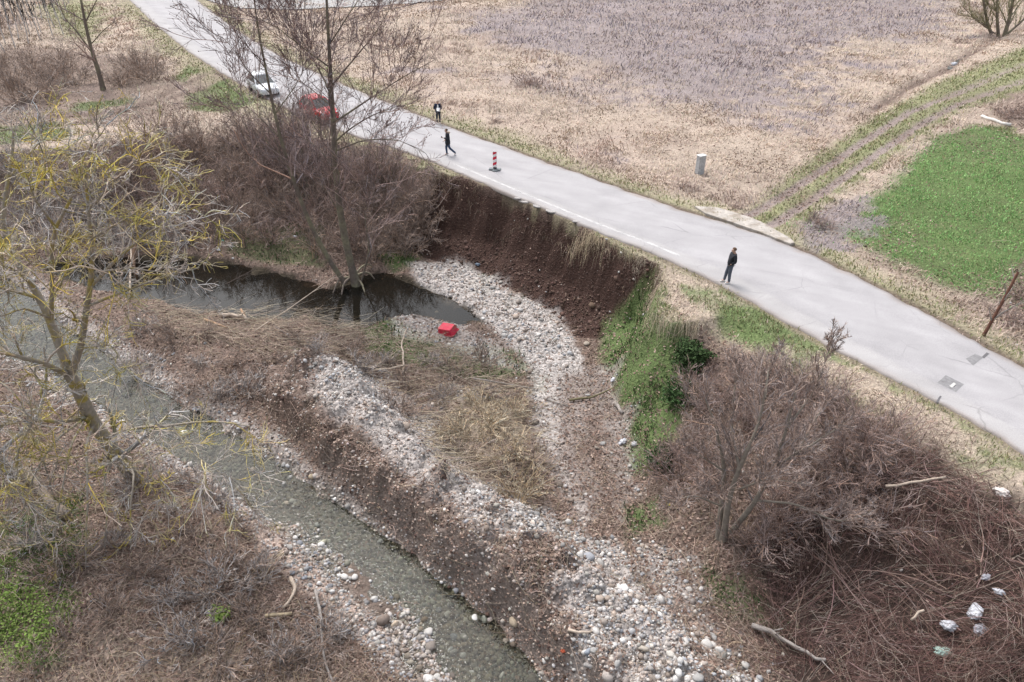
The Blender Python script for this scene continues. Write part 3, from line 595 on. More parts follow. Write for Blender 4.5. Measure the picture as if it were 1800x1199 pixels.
# blades: each a bent tapered strip
def blades(name, x, y, z, h, wd, lean, cols, m, dirx=None, K=3):
    n = len(x); a = rng.uniform(0, 6.283, n) if dirx is None else dirx+rng.normal(0, .6, n)
    f = rng.uniform(0, 6.283, n); side = np.stack([np.cos(f), np.sin(f), np.zeros(n)], 1); fw = np.stack([np.cos(a), np.sin(a), np.zeros(n)], 1)
    base = np.stack([x, y, z-.02], 1); l = lean[:, None]; hh = h[:, None]; up = np.array([0, 0, 1.0])
    mid = base+up*hh*.55*np.sqrt(np.clip(1-l*l*.4, .1, 1))+fw*hh*l*.3; tip = base+up*hh*np.sqrt(np.clip(1-l*l, .02, 1))+fw*hh*l*.9
    wv = side*wd[:, None]*.5
    V = np.stack([base-wv, base+wv, mid+wv*.8, mid-wv*.8, tip], 1).reshape(-1, 3); o5 = np.arange(n)*5
    F4 = np.stack([o5, o5+1, o5+2, o5+3], 1); F3 = np.stack([o5+3, o5+2, o5+4], 1)
    return tag(link(name, npmesh(name, V, [F4, F3], np.repeat(cols, 5, 0)), m), kind='stuff')
M_BLADE = mat('grass_blade', attr='Col', rough=.9, namt=0, spec=.1)
def vcol(c, n, v=.2, hue=.06): return np.clip(np.array(c)*rng.uniform(1-v, 1+v, (n, 1))*rng.uniform(1-hue, 1+hue, (n, 3)), 0, 1)
# dead grass and weeds of the field
x, y, z = pick(560000, lambda Wt, x, y: (Wt[:, STRAW]*(.25+.75*ss(-.35, .35, fbm(x, y, 2.2, 3, 301))))*(z_ok(x, y)), 14, 122, p=.55) if False else (None,)*3
def zup(x, y): return Hz(x, y) > -.7
x, y, z = pick(520000, lambda Wt, x, y: Wt[:, STRAW]*(.15+.85*ss(-.4, .35, fbm(x, y, 1.8, 3, 301)))*zup(x, y), 14, 122, p=.4)
n = len(x); cl = fbm(x, y, 5, 3, 302); rdd = sdf(ROADP, x, y); dr = fbm(x, y, 4, 2, 303)*4
hgt = (.22+.20*ss(-.2, .5, fbm(x, y, 1.2, 3, 304))+.15*ss(-.2, .5, cl))*rng.uniform(.5, 1.3, n)*np.clip(.35+.2*rdd, .3, 1)
c = vcol((.50,.41,.335), n, .22)*(1-.0*cl[:, None]); k = ss(.0, .6, cl+rng.normal(0, .3, n))[:, None]; c = c*(1-k*.6)+np.array((.42,.315,.285))*k*.6
blades('dead_grass', x, y, z, hgt, .012+.00085*y, rng.uniform(.7, 1, n), c*(1+.3*fbm(x, y, 2.0, 3, 305)[:, None]+.2*fbm(x, y, 8, 3, 308)[:, None]), M_BLADE, dr); print('straw', n)
x, y, z = pick(230000, lambda Wt, x, y: Wt[:, PURPLE]*(.2+.8*ss(-.3, .3, fbm(x, y, 1.5, 3, 311)))*zup(x, y), 16, 122, p=.4)
n = len(x); c = vcol((.275,.240,.262), n, .24)*(1+.25*fbm(x, y, 2.2, 3, 306)[:, None]+.2*fbm(x, y, 8, 3, 309)[:, None]); pk = rng.random(n) < .24; c[pk] = vcol((.40,.32,.27), pk.sum(), .2)
blades('dead_weeds', x, y, z, rng.uniform(.15, .6, n)*(.7+.5*ss(-.3, .4, fbm(x, y, 2, 3, 312))), .010+.0008*y, rng.uniform(.4, 1, n), c, M_BLADE, fbm(x, y, 5, 2, 313)*4); print('weeds', n)
# green grass: verges, field, slope
x, y, z = pick(560000, lambda Wt, x, y: Wt[:, GREEN]*np.where(Hz(x, y) < -.6, .08+.92*ss(-.15, .3, fbm(x, y, .8, 3, 321)), .3+.7*ss(-.35, .3, fbm(x, y, .9, 3, 321))), 11.5, 110, p=.6)
n = len(x); crop = sdf(ATP([(1395,395),(1490,385),(1590,285),(1700,222),(1990,300),(1990,660),(1745,525),(1560,455)]), x, y) < .6
c = vcol((.27,.29,.145), n, .3); c[crop] = vcol((.28,.47,.185), crop.sum(), .2)*(1+.25*fbm(x[crop], y[crop], 1.6, 3, 322)[:, None])
strw = rng.random(n) < np.where(crop, .16, np.where(z < -.5, .22, .3)); c[strw] = vcol((.36,.30,.19), strw.sum(), .25)
sl = z < -.8; c[sl & ~strw] = vcol((.05,.095,.032), (sl & ~strw).sum(), .45)
lm = (x < -8) & (y < 21); c[lm] = vcol((.14,.19,.06), lm.sum(), .4)
h = np.where(crop, rng.uniform(.06, .18, n), rng.uniform(.08, .26, n)); h[sl] *= 1.25
blades('green_grass', x, y, z, h, .016+.0010*y, rng.uniform(.1, .9, n), c, M_BLADE); print('green', n)
# straw on the lower ground
x, y, z = pick(90000, lambda Wt, x, y: Wt[:, STRAW]*.8*(Hz(x, y) < -.7)+Wt[:, LITTER]*.10*(Hz(x, y) < -.3), 11.5, 50)
n = len(x); blades('flattened_grass', x, y, z, rng.uniform(.15, .5, n), np.full(n, .02), rng.uniform(.55, 1, n), vcol((.36,.28,.19), n, .3), M_BLADE, fbm(x, y, 2, 2, 330)*5)
# dead leaves and bark crumbs
x, y, z = pick(280000, lambda Wt, x, y: Wt[:, LITTER]*.8+Wt[:, SOIL]*.05+Wt[:, GRAVEL]*.12+Wt[:, GREEN]*.35*(Hz(x, y) < -.5)+Wt[:, STRAW]*.1*(Hz(x, y) < -.7), 11.5, 62)
n = len(x); s = rng.uniform(.02, .055, n)*(1+y*.012); R = rotm(rng.uniform(0, 6.28, n), rng.normal(0, .45, n), rng.normal(0, .45, n)); Q = np.array([(-1,-.6,0),(1,-.5,.12),(.9,.6,0),(-.8,.5,.15)])
V = np.einsum('nij,kj->nki', R, Q)*s[:, None, None]+np.stack([x, y, z+.02], 1)[:, None, :]
cc = np.array([(.23,.155,.125),(.30,.215,.175),(.16,.105,.085),(.38,.29,.24),(.12,.085,.07)])[rng.integers(0, 5, n)]*rng.uniform(.75, 1.2, (n, 1))
tag(link('leaf_litter', npmesh('leaf_litter', V.reshape(-1, 3), np.arange(n*4).reshape(n, 4), np.repeat(cc, 4, 0)), M_BLADE), kind='stuff'); print('litter', n)

# tubes: many tapering twigs at once
def tubes(Pn, Rn, sides=3):
    N, K, _ = Pn.shape; T = np.gradient(Pn, axis=1); T /= np.linalg.norm(T, axis=2, keepdims=True)+1e-9
    ref = np.where(np.abs(T[:, :1, 2:3]) > .9, np.array([[[1., 0, 0]]]), np.array([[[0, 0, 1.]]])); A = np.cross(T, ref); A /= np.linalg.norm(A, axis=2, keepdims=True)+1e-9; B = np.cross(T, A)
    th = np.arange(sides)*2*math.pi/sides
    V = Pn[:, :, None, :]+Rn[:, :, None, None]*(A[:, :, None, :]*np.cos(th)[None, None, :, None]+B[:, :, None, :]*np.sin(th)[None, None, :, None])
    idx = np.arange(N*K*sides).reshape(N, K, sides); a = idx[:, :-1]; b = idx[:, 1:]; a2 = np.roll(a, -1, 2); b2 = np.roll(b, -1, 2)
    return V.reshape(-1, 3), np.stack([a.ravel(), a2.ravel(), b2.ravel(), b.ravel()], 1)
def join(parts):
    V = []; F = []; o = 0
    for v, f in parts: V.append(v); F.append(f+o); o += len(v)
    return np.vstack(V), np.vstack(F)
def resample_set(limbs, K):
    Ps = []; Rs = []
    for nodes, r0, r1 in limbs:
        n = np.asarray(nodes, float); d = np.r_[0, np.cumsum(np.linalg.norm(np.diff(n, axis=0), axis=1))]; s = np.linspace(0, d[-1], K)
        P = np.stack([np.interp(s, d, n[:, k]) for k in range(3)], 1); Q = P.copy(); Q[1:-1] = .25*P[:-2]+.5*P[1:-1]+.25*P[2:]; Ps.append(Q); Rs.append(np.interp(np.linspace(0, 1, K), [0, 1], [r0, r1]))
    return np.array(Ps), np.array(Rs)
def grow(r, P, R, n, l0, l1, ang, up=.2, K=4, tmin=.2, rs=.55, wig=.18, tip=.35, lenabs=None, rmin=.003, tpow=1.0, grav=0.0):
    N, K0, _ = P.shape; L = np.linalg.norm(np.diff(P, axis=1), axis=2).sum(1)
    pid = np.repeat(np.arange(N), n); M = len(pid); t = tmin+(1-tmin)*r.random(M)**tpow; f = t*(K0-1); i = np.clip(f.astype(int), 0, K0-2); w_ = (f-i)[:, None]
    p0 = P[pid, i]*(1-w_)+P[pid, i+1]*w_; tg = P[pid, i+1]-P[pid, i]; tg /= np.linalg.norm(tg, axis=1, keepdims=True)+1e-9; rr = R[pid, i]*(1-w_[:, 0])+R[pid, i+1]*w_[:, 0]
    q = r.normal(size=(M, 3)); q -= tg*(q*tg).sum(1, keepdims=True); q /= np.linalg.norm(q, axis=1, keepdims=True)+1e-9
    a = (ang+r.normal(0, .2, M))[:, None]; d = tg*np.cos(a)+q*np.sin(a); d[:, 2] += up; d /= np.linalg.norm(d, axis=1, keepdims=True)
    ln = (lenabs if lenabs is not None else L[pid])*r.uniform(l0, l1, M)*(1-.45*t); st = ln/(K-1)
    out = np.zeros((M, K, 3)); out[:, 0] = p0
    for k in range(1, K):
        d = d+r.normal(0, wig, (M, 3)); d[:, 2] += up*.25-grav; d /= np.linalg.norm(d, axis=1, keepdims=True); out[:, k] = out[:, k-1]+d*st[:, None]
    r0 = np.maximum(rr*rs, rmin); RR = r0[:, None]*np.linspace(1, tip, K)[None]; return out, np.maximum(RR, rmin*.8)
def varc(r, P, sides, lo=.5, hi=1.6):
    c = r.uniform(lo, hi, len(P))**1.2; u = r.normal(0, .07, len(P)); return np.repeat(np.stack([c*(1+u), c, c*(1-u)], 1), P.shape[1]*sides, 0)
def tube_obj(name, parts, m, parent=None, smooth=False, col=None):
    V, F = join(parts); return link(name, npmesh(name, V, F, col, smooth), m, parent)
# loose sticks and stems: bent lines lying on the ground
def lying(n_, wfun, l0, l1, r0, r1, y0=11.5, y1=50, lift=.03, dirf=None, K=4, rise=.1):
    x, y, z = pick(n_, wfun, y0, y1); n = len(x); a = rng.uniform(0, 6.28, n) if dirf is None else dirf(x, y)+rng.normal(0, .45, n); L = rng.uniform(l0, l1, n)**1.0
    P = np.zeros((n, K, 3)); s = np.linspace(-.5, .5, K); bend = rng.normal(0, .12, n)
    for k in range(K):
        px = x+np.cos(a+bend*s[k]*4)*L*s[k]+rng.normal(0, .02, n); py = y+np.sin(a+bend*s[k]*4)*L*s[k]+rng.normal(0, .02, n); P[:, k, 0] = px; P[:, k, 1] = py; P[:, k, 2] = Hz(px, py)
    zz = P[:, :, 2]; e = np.linspace(0, 1, K)[None]; lin = zz[:, :1]*(1-e)+zz[:, -1:]*e; P[:, :, 2] = np.maximum(zz, lin)+lift*rng.random((n, 1))+rise*rng.random((n, 1))*e+.01
    ok = np.abs(zz[:, 0]-zz[:, -1]) < L; return P[ok], (rng.uniform(r0, r1, n)[:, None]*np.linspace(1, .45, K)[None])[ok]
M_TWIG = mat('dry_twig', attr='Col', rough=.9, namt=0, spec=.1)
def twigs_obj(name, P, R, cols, sides=3):
    V, F = tubes(P, R, sides); o = link(name, npmesh(name, V, F, np.repeat(cols, P.shape[1]*sides, 0)), M_TWIG); return o
P, R = lying(36000, lambda Wt, x, y: Wt[:, LITTER]*.75+Wt[:, STRAW]*.3*(Hz(x, y) < -.7)+Wt[:, GRAVEL]*.04+Wt[:, GREEN]*.1*(Hz(x, y) < -.7), .3, 1.3, .004, .012, rise=.25)
n = len(P); c = vcol((.36,.285,.23), n, .45); tag(twigs_obj('fallen_twigs', P, R, c), kind='stuff'); print('twigs', n)

# soil clods on the scar and its talus, roots hanging from the lip
xb, yb, zb = pick(42000, lambda Wt, x, y: Wt[:, LITTER]*(sdfb(BERM, x, y) < .1)*.9, 13, 36, xm=.5, pad=1)
x, y, z = pick(26000, lambda Wt, x, y: Wt[:, SOIL]*(.25+.75*ss(-2.2, -3.8, Hz(x, y))), 30, 46, xm=.3, pad=1)
x = np.r_[x, xb]; y = np.r_[y, yb]; z = np.r_[z, zb]
n = len(x); sz_ = np.exp(rng.normal(0, .5, n))*np.where(y < 30, .035, .05); stones_mesh('soil_clods', x, y, z, sz_, np.where((y < 30)[:, None] & (rng.random((n, 1)) < .4), vcol((.38,.335,.305), n, .4), vcol((.095,.06,.048), n, .45)), M_STONE, SV0, ico_f0, sink=.1)
t = rng.random(170); P0 = np.array([W(px_, py_, -.2)[:2] for px_, py_ in zip(np.interp(t, [0, .5, 1], [790, 960, 1140]), np.interp(t, [0, .5, 1], [312, 377, 462]))]); P = np.zeros((170, 5, 3)); P[:, 0, :2] = P0+np.array([-.1, -.25]); P[:, 0, 2] = Hz(P[:, 0, 0], P[:, 0, 1]); d = rng.normal(0, .35, (170, 3)); d[:, 1] -= .35; L_ = rng.uniform(.2, 1.0, 170)
for k in range(1, 5): d[:, 2] -= .45; d[:, :2] += rng.normal(0, .15, (170, 2)); dd = d/np.linalg.norm(d, axis=1, keepdims=True); P[:, k] = P[:, k-1]+dd*(L_/4)[:, None]
tag(twigs_obj('hanging_roots', P, np.full((170, 5), .012)*np.linspace(1, .4, 5), vcol((.20,.15,.12), 170, .4)), kind='stuff')
# ------------------------------------------------------------------ trees
M_BARKL = mat('walnut_bark_with_lichen', (.30,.265,.225), .9, nscale=6, namt=.3, color2=(.36,.29,.09), c2scale=2.6, c2lo=.50, c2hi=.66, bump=.4, bscale=18)
M_TWIGL = mat('walnut_twig_with_lichen', (.42,.375,.345), .9, nscale=3, namt=.2, color2=(.46,.38,.10), c2scale=.9, c2lo=.48, c2hi=.60, var=True)
M_BARKA = mat('alder_bark', (.165,.135,.115), .9, nscale=6, namt=.35, bump=.4, bscale=20, color2=(.22,.20,.14), c2scale=1.2)
M_TWIGA = mat('alder_twig', (.27,.205,.195), .9, nscale=2, namt=.2, var=True)
M_CONE = mat('alder_cone', (.10,.06,.05), .9, namt=.2)
M_BUSH = mat('thicket_twig', (.29,.225,.19), .9, nscale=.8, namt=.25, var=True)
M_BUSHP = mat('purple_brown_twig', (.30,.225,.20), .9, nscale=.7, namt=.25, var=True)
M_BUSHG = mat('grey_twig', (.36,.32,.30), .9, nscale=.9, namt=.25, var=True)
def limb3(nodes, Yb, r0, r1):
    return ([WY(n[0], n[1], Yb+(n[2] if len(n) > 2 else 0)) for n in nodes], r0, r1)
def hang(m, P): return m
def build_tree(name, label, base_px, trunk_limbs, crown_specs, Mb, Mt, seed, dig=.3, cat='tree', group=None, extra=None, K=12, sides=8):
    r = np.random.default_rng(seed); b = at(*base_px)[0]; root = empty(name, tuple(b)); tag(root, label, cat, group)
    Yb = b[1]; lim = [limb3(n, Yb, a, c) for n, a, c in trunk_limbs]
    P, R = resample_set(lim, K); P[0, 0, 2] -= dig; R[0, 0] *= 1.35
    P += np.random.default_rng(seed+1).normal(0, .012, P.shape)*np.linspace(0, 1, K)[None, :, None]
    V, F = tubes(P-b, R, sides); link('trunk', npmesh('trunk', V, F, None, True, {'Var': np.ones((len(V), 3))}), Mb, root); VC = []
    levels = [(P, R)]; parts = []
    cur = [(P, R)]
    for spec in crown_specs:
        src = cur[-1] if spec.get('src') is None else cur[spec['src']]
        kw = {k: v for k, v in spec.items() if k not in ('src', 'sides')}
        p, q = grow(r, src[0], src[1], **kw); cur.append((p, q)); parts.append(tubes(p-b, q, spec.get('sides', 3))); VC.append(varc(r, p, spec.get('sides', 3)))
    V, F = join(parts); link('crown', npmesh('crown', V, F, None, False, {'Var': np.vstack(VC)}), Mt, root)
    return root, cur, b, r
# big walnut leaning out from the left bank (foreground)
wal = [
 ([(248,858,.6),(205,800,.2),(165,745,0),(140,690,-.2),(122,655,-.3)], .27, .20),
 ([(122,655,-.3),(105,610,-.1),(90,565,.1),(62,505,.4),(30,465,.7),(8,430,.9),(0,380,1.1),(18,310,1.4),(25,230,1.8)], .16, .035),
 ([(124,655,-.3),(143,615,-.5),(148,560,-.8),(160,500,-1),(163,440,-1.2),(155,370,-1.3),(150,290,-1.4)], .13, .03),
 ([(122,660,-.3),(80,640,-1),(30,625,-1.6),(-30,615,-2)], .10, .05),
 ([(150,735,0),(110,742,-.9),(60,738,-1.8),(0,748,-2.6)], .08, .03),
 ([(178,775,.2),(230,752,-.6),(300,748,-1.4),(380,738,-2),(440,750,-2.4)], .075, .02),
 ([(90,560,.1),(92,500,-.3),(90,440,-.6),(98,400,-.9)], .07, .05),
 ([(98,400,-.9),(130,340,-1),(150,270,-1.1),(190,220,-1.2)], .05, .012),
 ([(163,500,-1),(210,450,-1.3),(260,410,-1.6),(330,370,-2),(380,350,-2.2)], .055, .012),
 ([(160,480,-1),(230,470,-1.8),(290,480,-2.4)], .04, .012),
 ([(143,612,-.5),(200,605,-1.2),(215,640,-1.7),(250,680,-2.2)], .045, .012),
 ([(150,540,-.8),(210,515,-1.6),(280,490,-2.2),(350,470,-2.6)], .05, .012),
 ([(8,430,.9),(-20,460,.2),(-60,480,-.4)], .05, .02),
 ([(62,505,.4),(20,470,-.4),(-30,460,-1)], .06, .02),
 ([(155,370,-1.3),(200,320,-1.8),(250,270,-2.2)], .035, .01),
 ([(165,745,0),(150,780,-1.6),(155,850,-3),(152,930,-3.8),(150,1010,-4.3)], .06, .012),
 ([(150,735,0),(100,770,-2),(60,830,-3),(40,900,-3.5)], .05, .012),
 ([(200,795,.2),(240,830,-1.4),(225,900,-2.6),(235,960,-3.2),(215,1020,-3.6)], .05, .012),
 ([(60,738,-1.8),(30,790,-2.6),(28,860,-3.2),(12,930,-3.6)], .045, .012),
 ([(205,800,.2),(180,840,-1.6),(190,900,-2.6),(180,980,-3.4),(195,1040,-3.8)], .045, .010),
 ([(150,735,0),(120,790,-2.2),(110,860,-3.2),(95,930,-3.8),(105,1000,-4.2)], .045, .010),
 ([(0,748,-2.6),(-10,800,-3),(20,880,-3.6),(0,960,-4)], .035, .010),
 ([(300,748,-1.4),(340,800,-2.2),(400,840,-2.8),(460,850,-3.2)], .03, .008),
 ([(90,560,.1),(40,540,-1),(0,560,-1.8),(-40,540,-2.4)], .05, .012),
 ([(18,310,1.4),(60,260,1.2),(110,210,1.0)], .035, .008), ([(98,400,-.9),(60,350,-1.4),(40,290,-1.8)], .04, .008), ([(160,420,-1.2),(230,380,-1.6),(300,330,-2)], .035, .008),
 ([(230,752,-.6),(275,820,-2),(290,880,-2.6),(270,900,-3)], .035, .01),
]
root, cur, b0, r_ = build_tree('walnut_tree', 'large bare walnut tree with yellow lichen leaning from the left stream bank', (248,858), wal,
   [dict(n=7, l0=.5, l1=1.2, lenabs=2.9, ang=.75, up=.06, K=7, tmin=.22, rs=.5, wig=.24, sides=4, rmin=.016),
    dict(n=8, l0=.3, l1=.75, ang=.7, up=.02, K=5, tmin=.12, rs=.6, wig=.30, rmin=.012),
    dict(n=5, l0=.35, l1=.85, ang=.7, up=.02, K=4, tmin=.15, rs=.65, wig=.3, rmin=.0085)], M_BARKL, M_TWIGL, 11)
# second walnut stem reaching in from beyond the left edge
build_tree('walnut_tree', 'bare yellow lichened walnut entering from the left edge, its stem below the frame edge', (30,845), [
 ([(90,905,.8),(40,850,.4),(-20,790,0),(-80,700,-.2),(-120,600,-.2)], .24, .14),
 ([(-20,790,0),(20,720,-1),(60,760,-1.8),(90,850,-2.4),(110,950,-3)], .06, .012),
 ([(-80,700,-.2),(-20,660,-1),(30,690,-1.6),(60,760,-2)], .06, .015), ([(-120,600,-.2),(-60,520,-1),(0,440,-1.6),(40,380,-2)], .06, .012), ([(-60,520,-1),(20,480,-1.6),(100,470,-2)], .04, .01)],
   [dict(n=7, l0=.3, l1=.7, ang=.75, up=0, K=6, tmin=.3, rs=.5, wig=.26, sides=4, rmin=.015), dict(n=6, l0=.3, l1=.65, ang=.7, up=0, K=5, tmin=.15, rs=.5, wig=.3, rmin=.011), dict(n=4, l0=.4, l1=.8, ang=.7, up=0, K=4, tmin=.2, rs=.6, wig=.3, rmin=.008)], M_BARKL, M_TWIGL, 12)
# alder standing on the pool edge, two stems
ald = [([(628,505,0),(612,450,0),(600,390,0),(592,330,0),(588,260,0),(584,180,0),(580,100,0),(574,20,0),(570,-70,0)], .24, .04),
       ([(606,498,-.2),(572,450,-.3),(540,385,-.4),(512,310,-.5),(492,240,-.5),(476,165,-.6),(462,95,-.7),(448,20,-.8),(442,-40,-.8)], .16, .025),
       ([(588,250,0),(620,222,-.3),(660,200,-.7),(705,185,-1)], .05, .012), ([(588,215,0),(640,180,-.4),(700,140,-.8),(765,105,-1.2)], .055, .01), ([(590,265,0),(640,245,-.2),(700,245,-.5),(745,268,-.8)], .045, .01),
       ([(584,170,0),(560,120,.6),(530,70,1),(500,20,1.4)], .05, .012), ([(584,150,0),(625,100,.2),(660,60,.4),(700,-10,.8)], .05, .012), ([(582,120,0),(540,90,-.5),(490,50,-1),(430,20,-1.5)], .045, .01),
       ([(476,165,-.6),(440,130,-.9),(410,85,-1.2),(385,60,-1.4)], .035, .008), ([(484,200,-.6),(520,150,-.9),(545,100,-1.1)], .035, .008), ([(490,240,-.5),(450,200,-.8),(420,180,-1)], .03, .008), ([(578,80,0),(610,30,-.3),(650,-30,-.6)], .04, .01), ([(586,190,0),(540,150,.4),(500,130,.8)], .035, .008),
       ([(590,300,0),(560,260,.4),(530,240,.8)], .03, .008), ([(634,500,.2),(650,440,.3),(640,380,.5),(655,320,.6)], .05, .015), ([(600,380,0),(570,330,-.5),(540,300,-.9)], .03, .008)]
root, cur, b1, r_ = build_tree('alder_tree', 'tall bare two stemmed alder on the edge of the dark pool', (620,503), ald,
   [dict(n=9, l0=.6, l1=1.5, lenabs=4.2, ang=.9, up=.22, K=6, tmin=.25, rs=.42, wig=.12, sides=4, rmin=.017),
    dict(n=8, l0=.25, l1=.6, ang=.65, up=.16, K=4, tmin=.12, rs=.5, wig=.14, rmin=.013),
    dict(n=7, l0=.3, l1=.75, ang=.65, up=.12, K=3, tmin=.15, rs=.6, wig=.15, rmin=.0095)], M_BARKA, M_TWIGA, 21)
tp = cur[-1][0][:, -1]; sel = r_.random(len(tp)) < .5; tp = tp[sel]; n = len(tp); V = (SV0[0][None]*.022*r_.uniform(.7, 1.3, (n, 1, 1))*np.array([1, 1, 1.6])+(tp-b1)[:, None]).reshape(-1, 3)
tag(link('cones', npmesh('cones', V, (ico_f0[None]+np.arange(n)[:, None, None]*12).reshape(-1, 3)), M_CONE, root), kind='stuff')
# root plate washed bare at its foot
P, R = resample_set([([Vector(AT(x0, y0, .15))-Vector(b1), Vector(AT(x1, y1, .35))-Vector(b1)+Vector((0, 0, .3)), Vector(AT(620, 500, .5))-Vector(b1)], .03, .09) for x0, y0, x1, y1 in ((600,530,606,512),(645,528,636,508),(662,500,650,492),(585,520,598,505),(655,470,645,478))], 7)
V, F = tubes(P, R, 6); link('roots', npmesh('roots', V, F, None, True), M_BARKA, root)
# slender trees further off
build_tree('slender_tree', 'bare dark stemmed tree beyond the mud track at upper left', (182,158), [([(182,160,0),(172,120,0),(158,80,0),(150,40,0),(142,0,0),(136,-60,0)], .22, .05), ([(160,90,0),(135,55,.3),(112,30,.5),(100,-10,.6)], .09, .02), ([(150,40,0),(165,10,0),(185,-30,0)], .07, .02), ([(158,80,0),(185,50,-.3),(215,30,-.5)], .05, .015)],
   [dict(n=9, l0=.15, l1=.4, ang=.7, up=.2, K=4, tmin=.2, rs=.45, wig=.15, rmin=.015), dict(n=7, l0=.3, l1=.6, ang=.6, up=.1, K=4, tmin=.15, rs=.5, wig=.15, rmin=.010), dict(n=4, l0=.4, l1=.8, ang=.6, up=.1, K=3, tmin=.2, rs=.6, rmin=.008)], M_BARKA, M_TWIGA, 31)
build_tree('willow_tree', 'bushy olive grey willow by the ditch at the upper right corner', (1752,62), [([(1745,66,0),(1735,40,0),(1728,0,0),(1722,-50,0)], .2, .04), ([(1765,64,0),(1775,30,0),(1785,-20,0),(1790,-70,0)], .25, .05), ([(1755,64,0),(1752,20,0),(1756,-60,0)], .2, .04), ([(1750,60,0),(1715,35,0),(1690,10,0)], .08, .02), ([(1770,60,0),(1805,30,0),(1830,-30,0)], .15, .04), ([(1738,48,0),(1712,30,-.6),(1682,26,-1)], .06, .02)],
   [dict(n=22, l0=.25, l1=.55, ang=.5, up=.3, K=4, tmin=.1, rs=.4, wig=.15, rmin=.014), dict(n=14, l0=.3, l1=.6, ang=.5, up=.2, K=4, tmin=.1, rs=.5, wig=.15, rmin=.010)], M_BARKA, mat('willow_twig', (.27,.25,.15), .9, namt=.2, nscale=1, var=True), 32)
# rows of saplings in the upper left corner
def sapling_mesh(seed):
    r = np.random.default_rng(seed); P, R = resample_set([([(0,0,0),(r.normal(0,.1),r.normal(0,.1),2),(r.normal(0,.2),r.normal(0,.2),5.2)], .065, .03)], 6); a = grow(r, P, R, 16, .15, .35, .5, up=.5, K=3, tmin=.3, rmin=.022); c = grow(r, a[0], a[1], 3, .3, .6, .5, up=.4, K=3, rmin=.018)
    t = npmesh('trunk', *tubes(P, R, 5), None, True); t.materials.append(mat('sapling_bark', (.48,.46,.45), namt=.1)); k = npmesh('crown', *join([tubes(*a), tubes(*c)])); k.materials.append(M_BUSHG); return t, k
SAP = [sapling_mesh(s) for s in (1, 2, 3)]
q = 0
for i in range(8):
    for j in range(8):
        px = -10+i*20+j*3; py = 100-j*17-i*7
        if py < -30 or px > 128: continue
        p = at(px+rng.uniform(-3, 3), py+rng.uniform(-3, 3))[0]; root = empty('sapling', tuple(p), rng.uniform(0, 6)); root.scale = (1, 1, rng.uniform(.7, 1.15)); tag(root, 'thin pale leafless sapling in the planted rows at upper left', 'sapling', 'saplings planted in rows')
        for me, nm in zip(SAP[q % 3], ('trunk', 'crown')): link(nm, me, None, root)
        q += 1

# ------------------------------------------------------------------ shrubs
def shrub_mesh(seed, stems, h, spread, n1, n2, arch=.0, r0=.016, n3=0):
    r = np.random.default_rng(seed); a = r.uniform(0, 6.283, stems); e = r.uniform(0, 1, stems)**.7*spread; d = np.stack([np.cos(a)*np.sin(e), np.sin(a)*np.sin(e), np.cos(e)], 1); K = 6
    P = np.zeros((stems, K, 3)); P[:, 0, :2] = r.normal(0, .22*h/2, (stems, 2)); L = h*r.uniform(.6, 1.1, stems)
    P[:, 0, 2] = -.1
    for k in range(1, K):
        d = d+r.normal(0, .10, d.shape); d[:, 2] -= arch*k/K; d /= np.linalg.norm(d, axis=1, keepdims=True); P[:, k] = P[:, k-1]+d*(L/(K-1))[:, None]
    R = np.maximum(r0*r.uniform(.6, 1.3, (stems, 1))*np.linspace(1, .35, K)[None], .005)
    a1 = grow(r, P, R, n1, .25, .55, .6, up=.1, K=4, tmin=.15, rs=.6, rmin=.010); a2 = grow(r, a1[0], a1[1], n2, .35, .8, .6, up=.05, K=3, tmin=.1, rs=.7, rmin=.008)
    tw = [tubes(*a1), tubes(*a2)]; vc = [varc(r, a1[0], 3), varc(r, a2[0], 3)]
    if n3: a3 = grow(r, a2[0], a2[1], n3, .4, .9, .6, up=.0, K=3, tmin=.1, rs=.8, rmin=.0042); tw.append(tubes(*a3)); vc.append(varc(r, a3[0], 3))
    s = npmesh('stems', *tubes(P, R, 4), None, False, {'Var': varc(r, P, 4)}); t = npmesh('twigs', *join(tw), None, False, {'Var': np.vstack(vc)}); return s, t
def put_shrub(ms, mats, p, sc, rz, label, cat='shrub', group=None, name='bare_shrub', tilt=(0, 0)):
    root = empty(name, tuple(p), rz); root.rotation_euler = (tilt[0], tilt[1], rz); root.scale = sc; tag(root, label, cat, group)
    for me, m, nm in zip(ms, mats, ('stems', 'twigs')):
        key = me.name+m.name
        if key not in MC: c = me.copy(); c.materials.append(m); MC[key] = c
        link(nm, MC[key], None, root)
    return root
MC = {}
ORD = ['first','second','third','fourth','fifth','sixth','seventh','eighth','ninth','tenth','eleventh','twelfth','thirteenth','fourteenth','fifteenth','sixteenth']
def rowlabels(pts, what, rows):
    "label each by its row (named by what it lies along) and its order from the left"
    q = sorted(range(len(pts)), key=lambda i: pts[i][1]); R_ = np.array_split(np.array(q), len(rows)); out = [None]*len(pts)
    for nm, g in zip(rows, R_):
        for k, i in enumerate(sorted(g, key=lambda i: pts[i][0])): out[i] = what+', '+ORD[k]+' from the left '+nm
    return out
TH = [shrub_mesh(100+s, 26, 2.5, 1.0, 7, 4, arch=.18, r0=.02) for s in range(5)]
TL = [shrub_mesh(120+s, 14, 4.4, .45, 8, 5, arch=.02, r0=.03) for s in range(3)]
LOW = [shrub_mesh(140+s, 26, 1.1, 1.35, 6, 4, arch=.25, r0=.010) for s in range(4)]
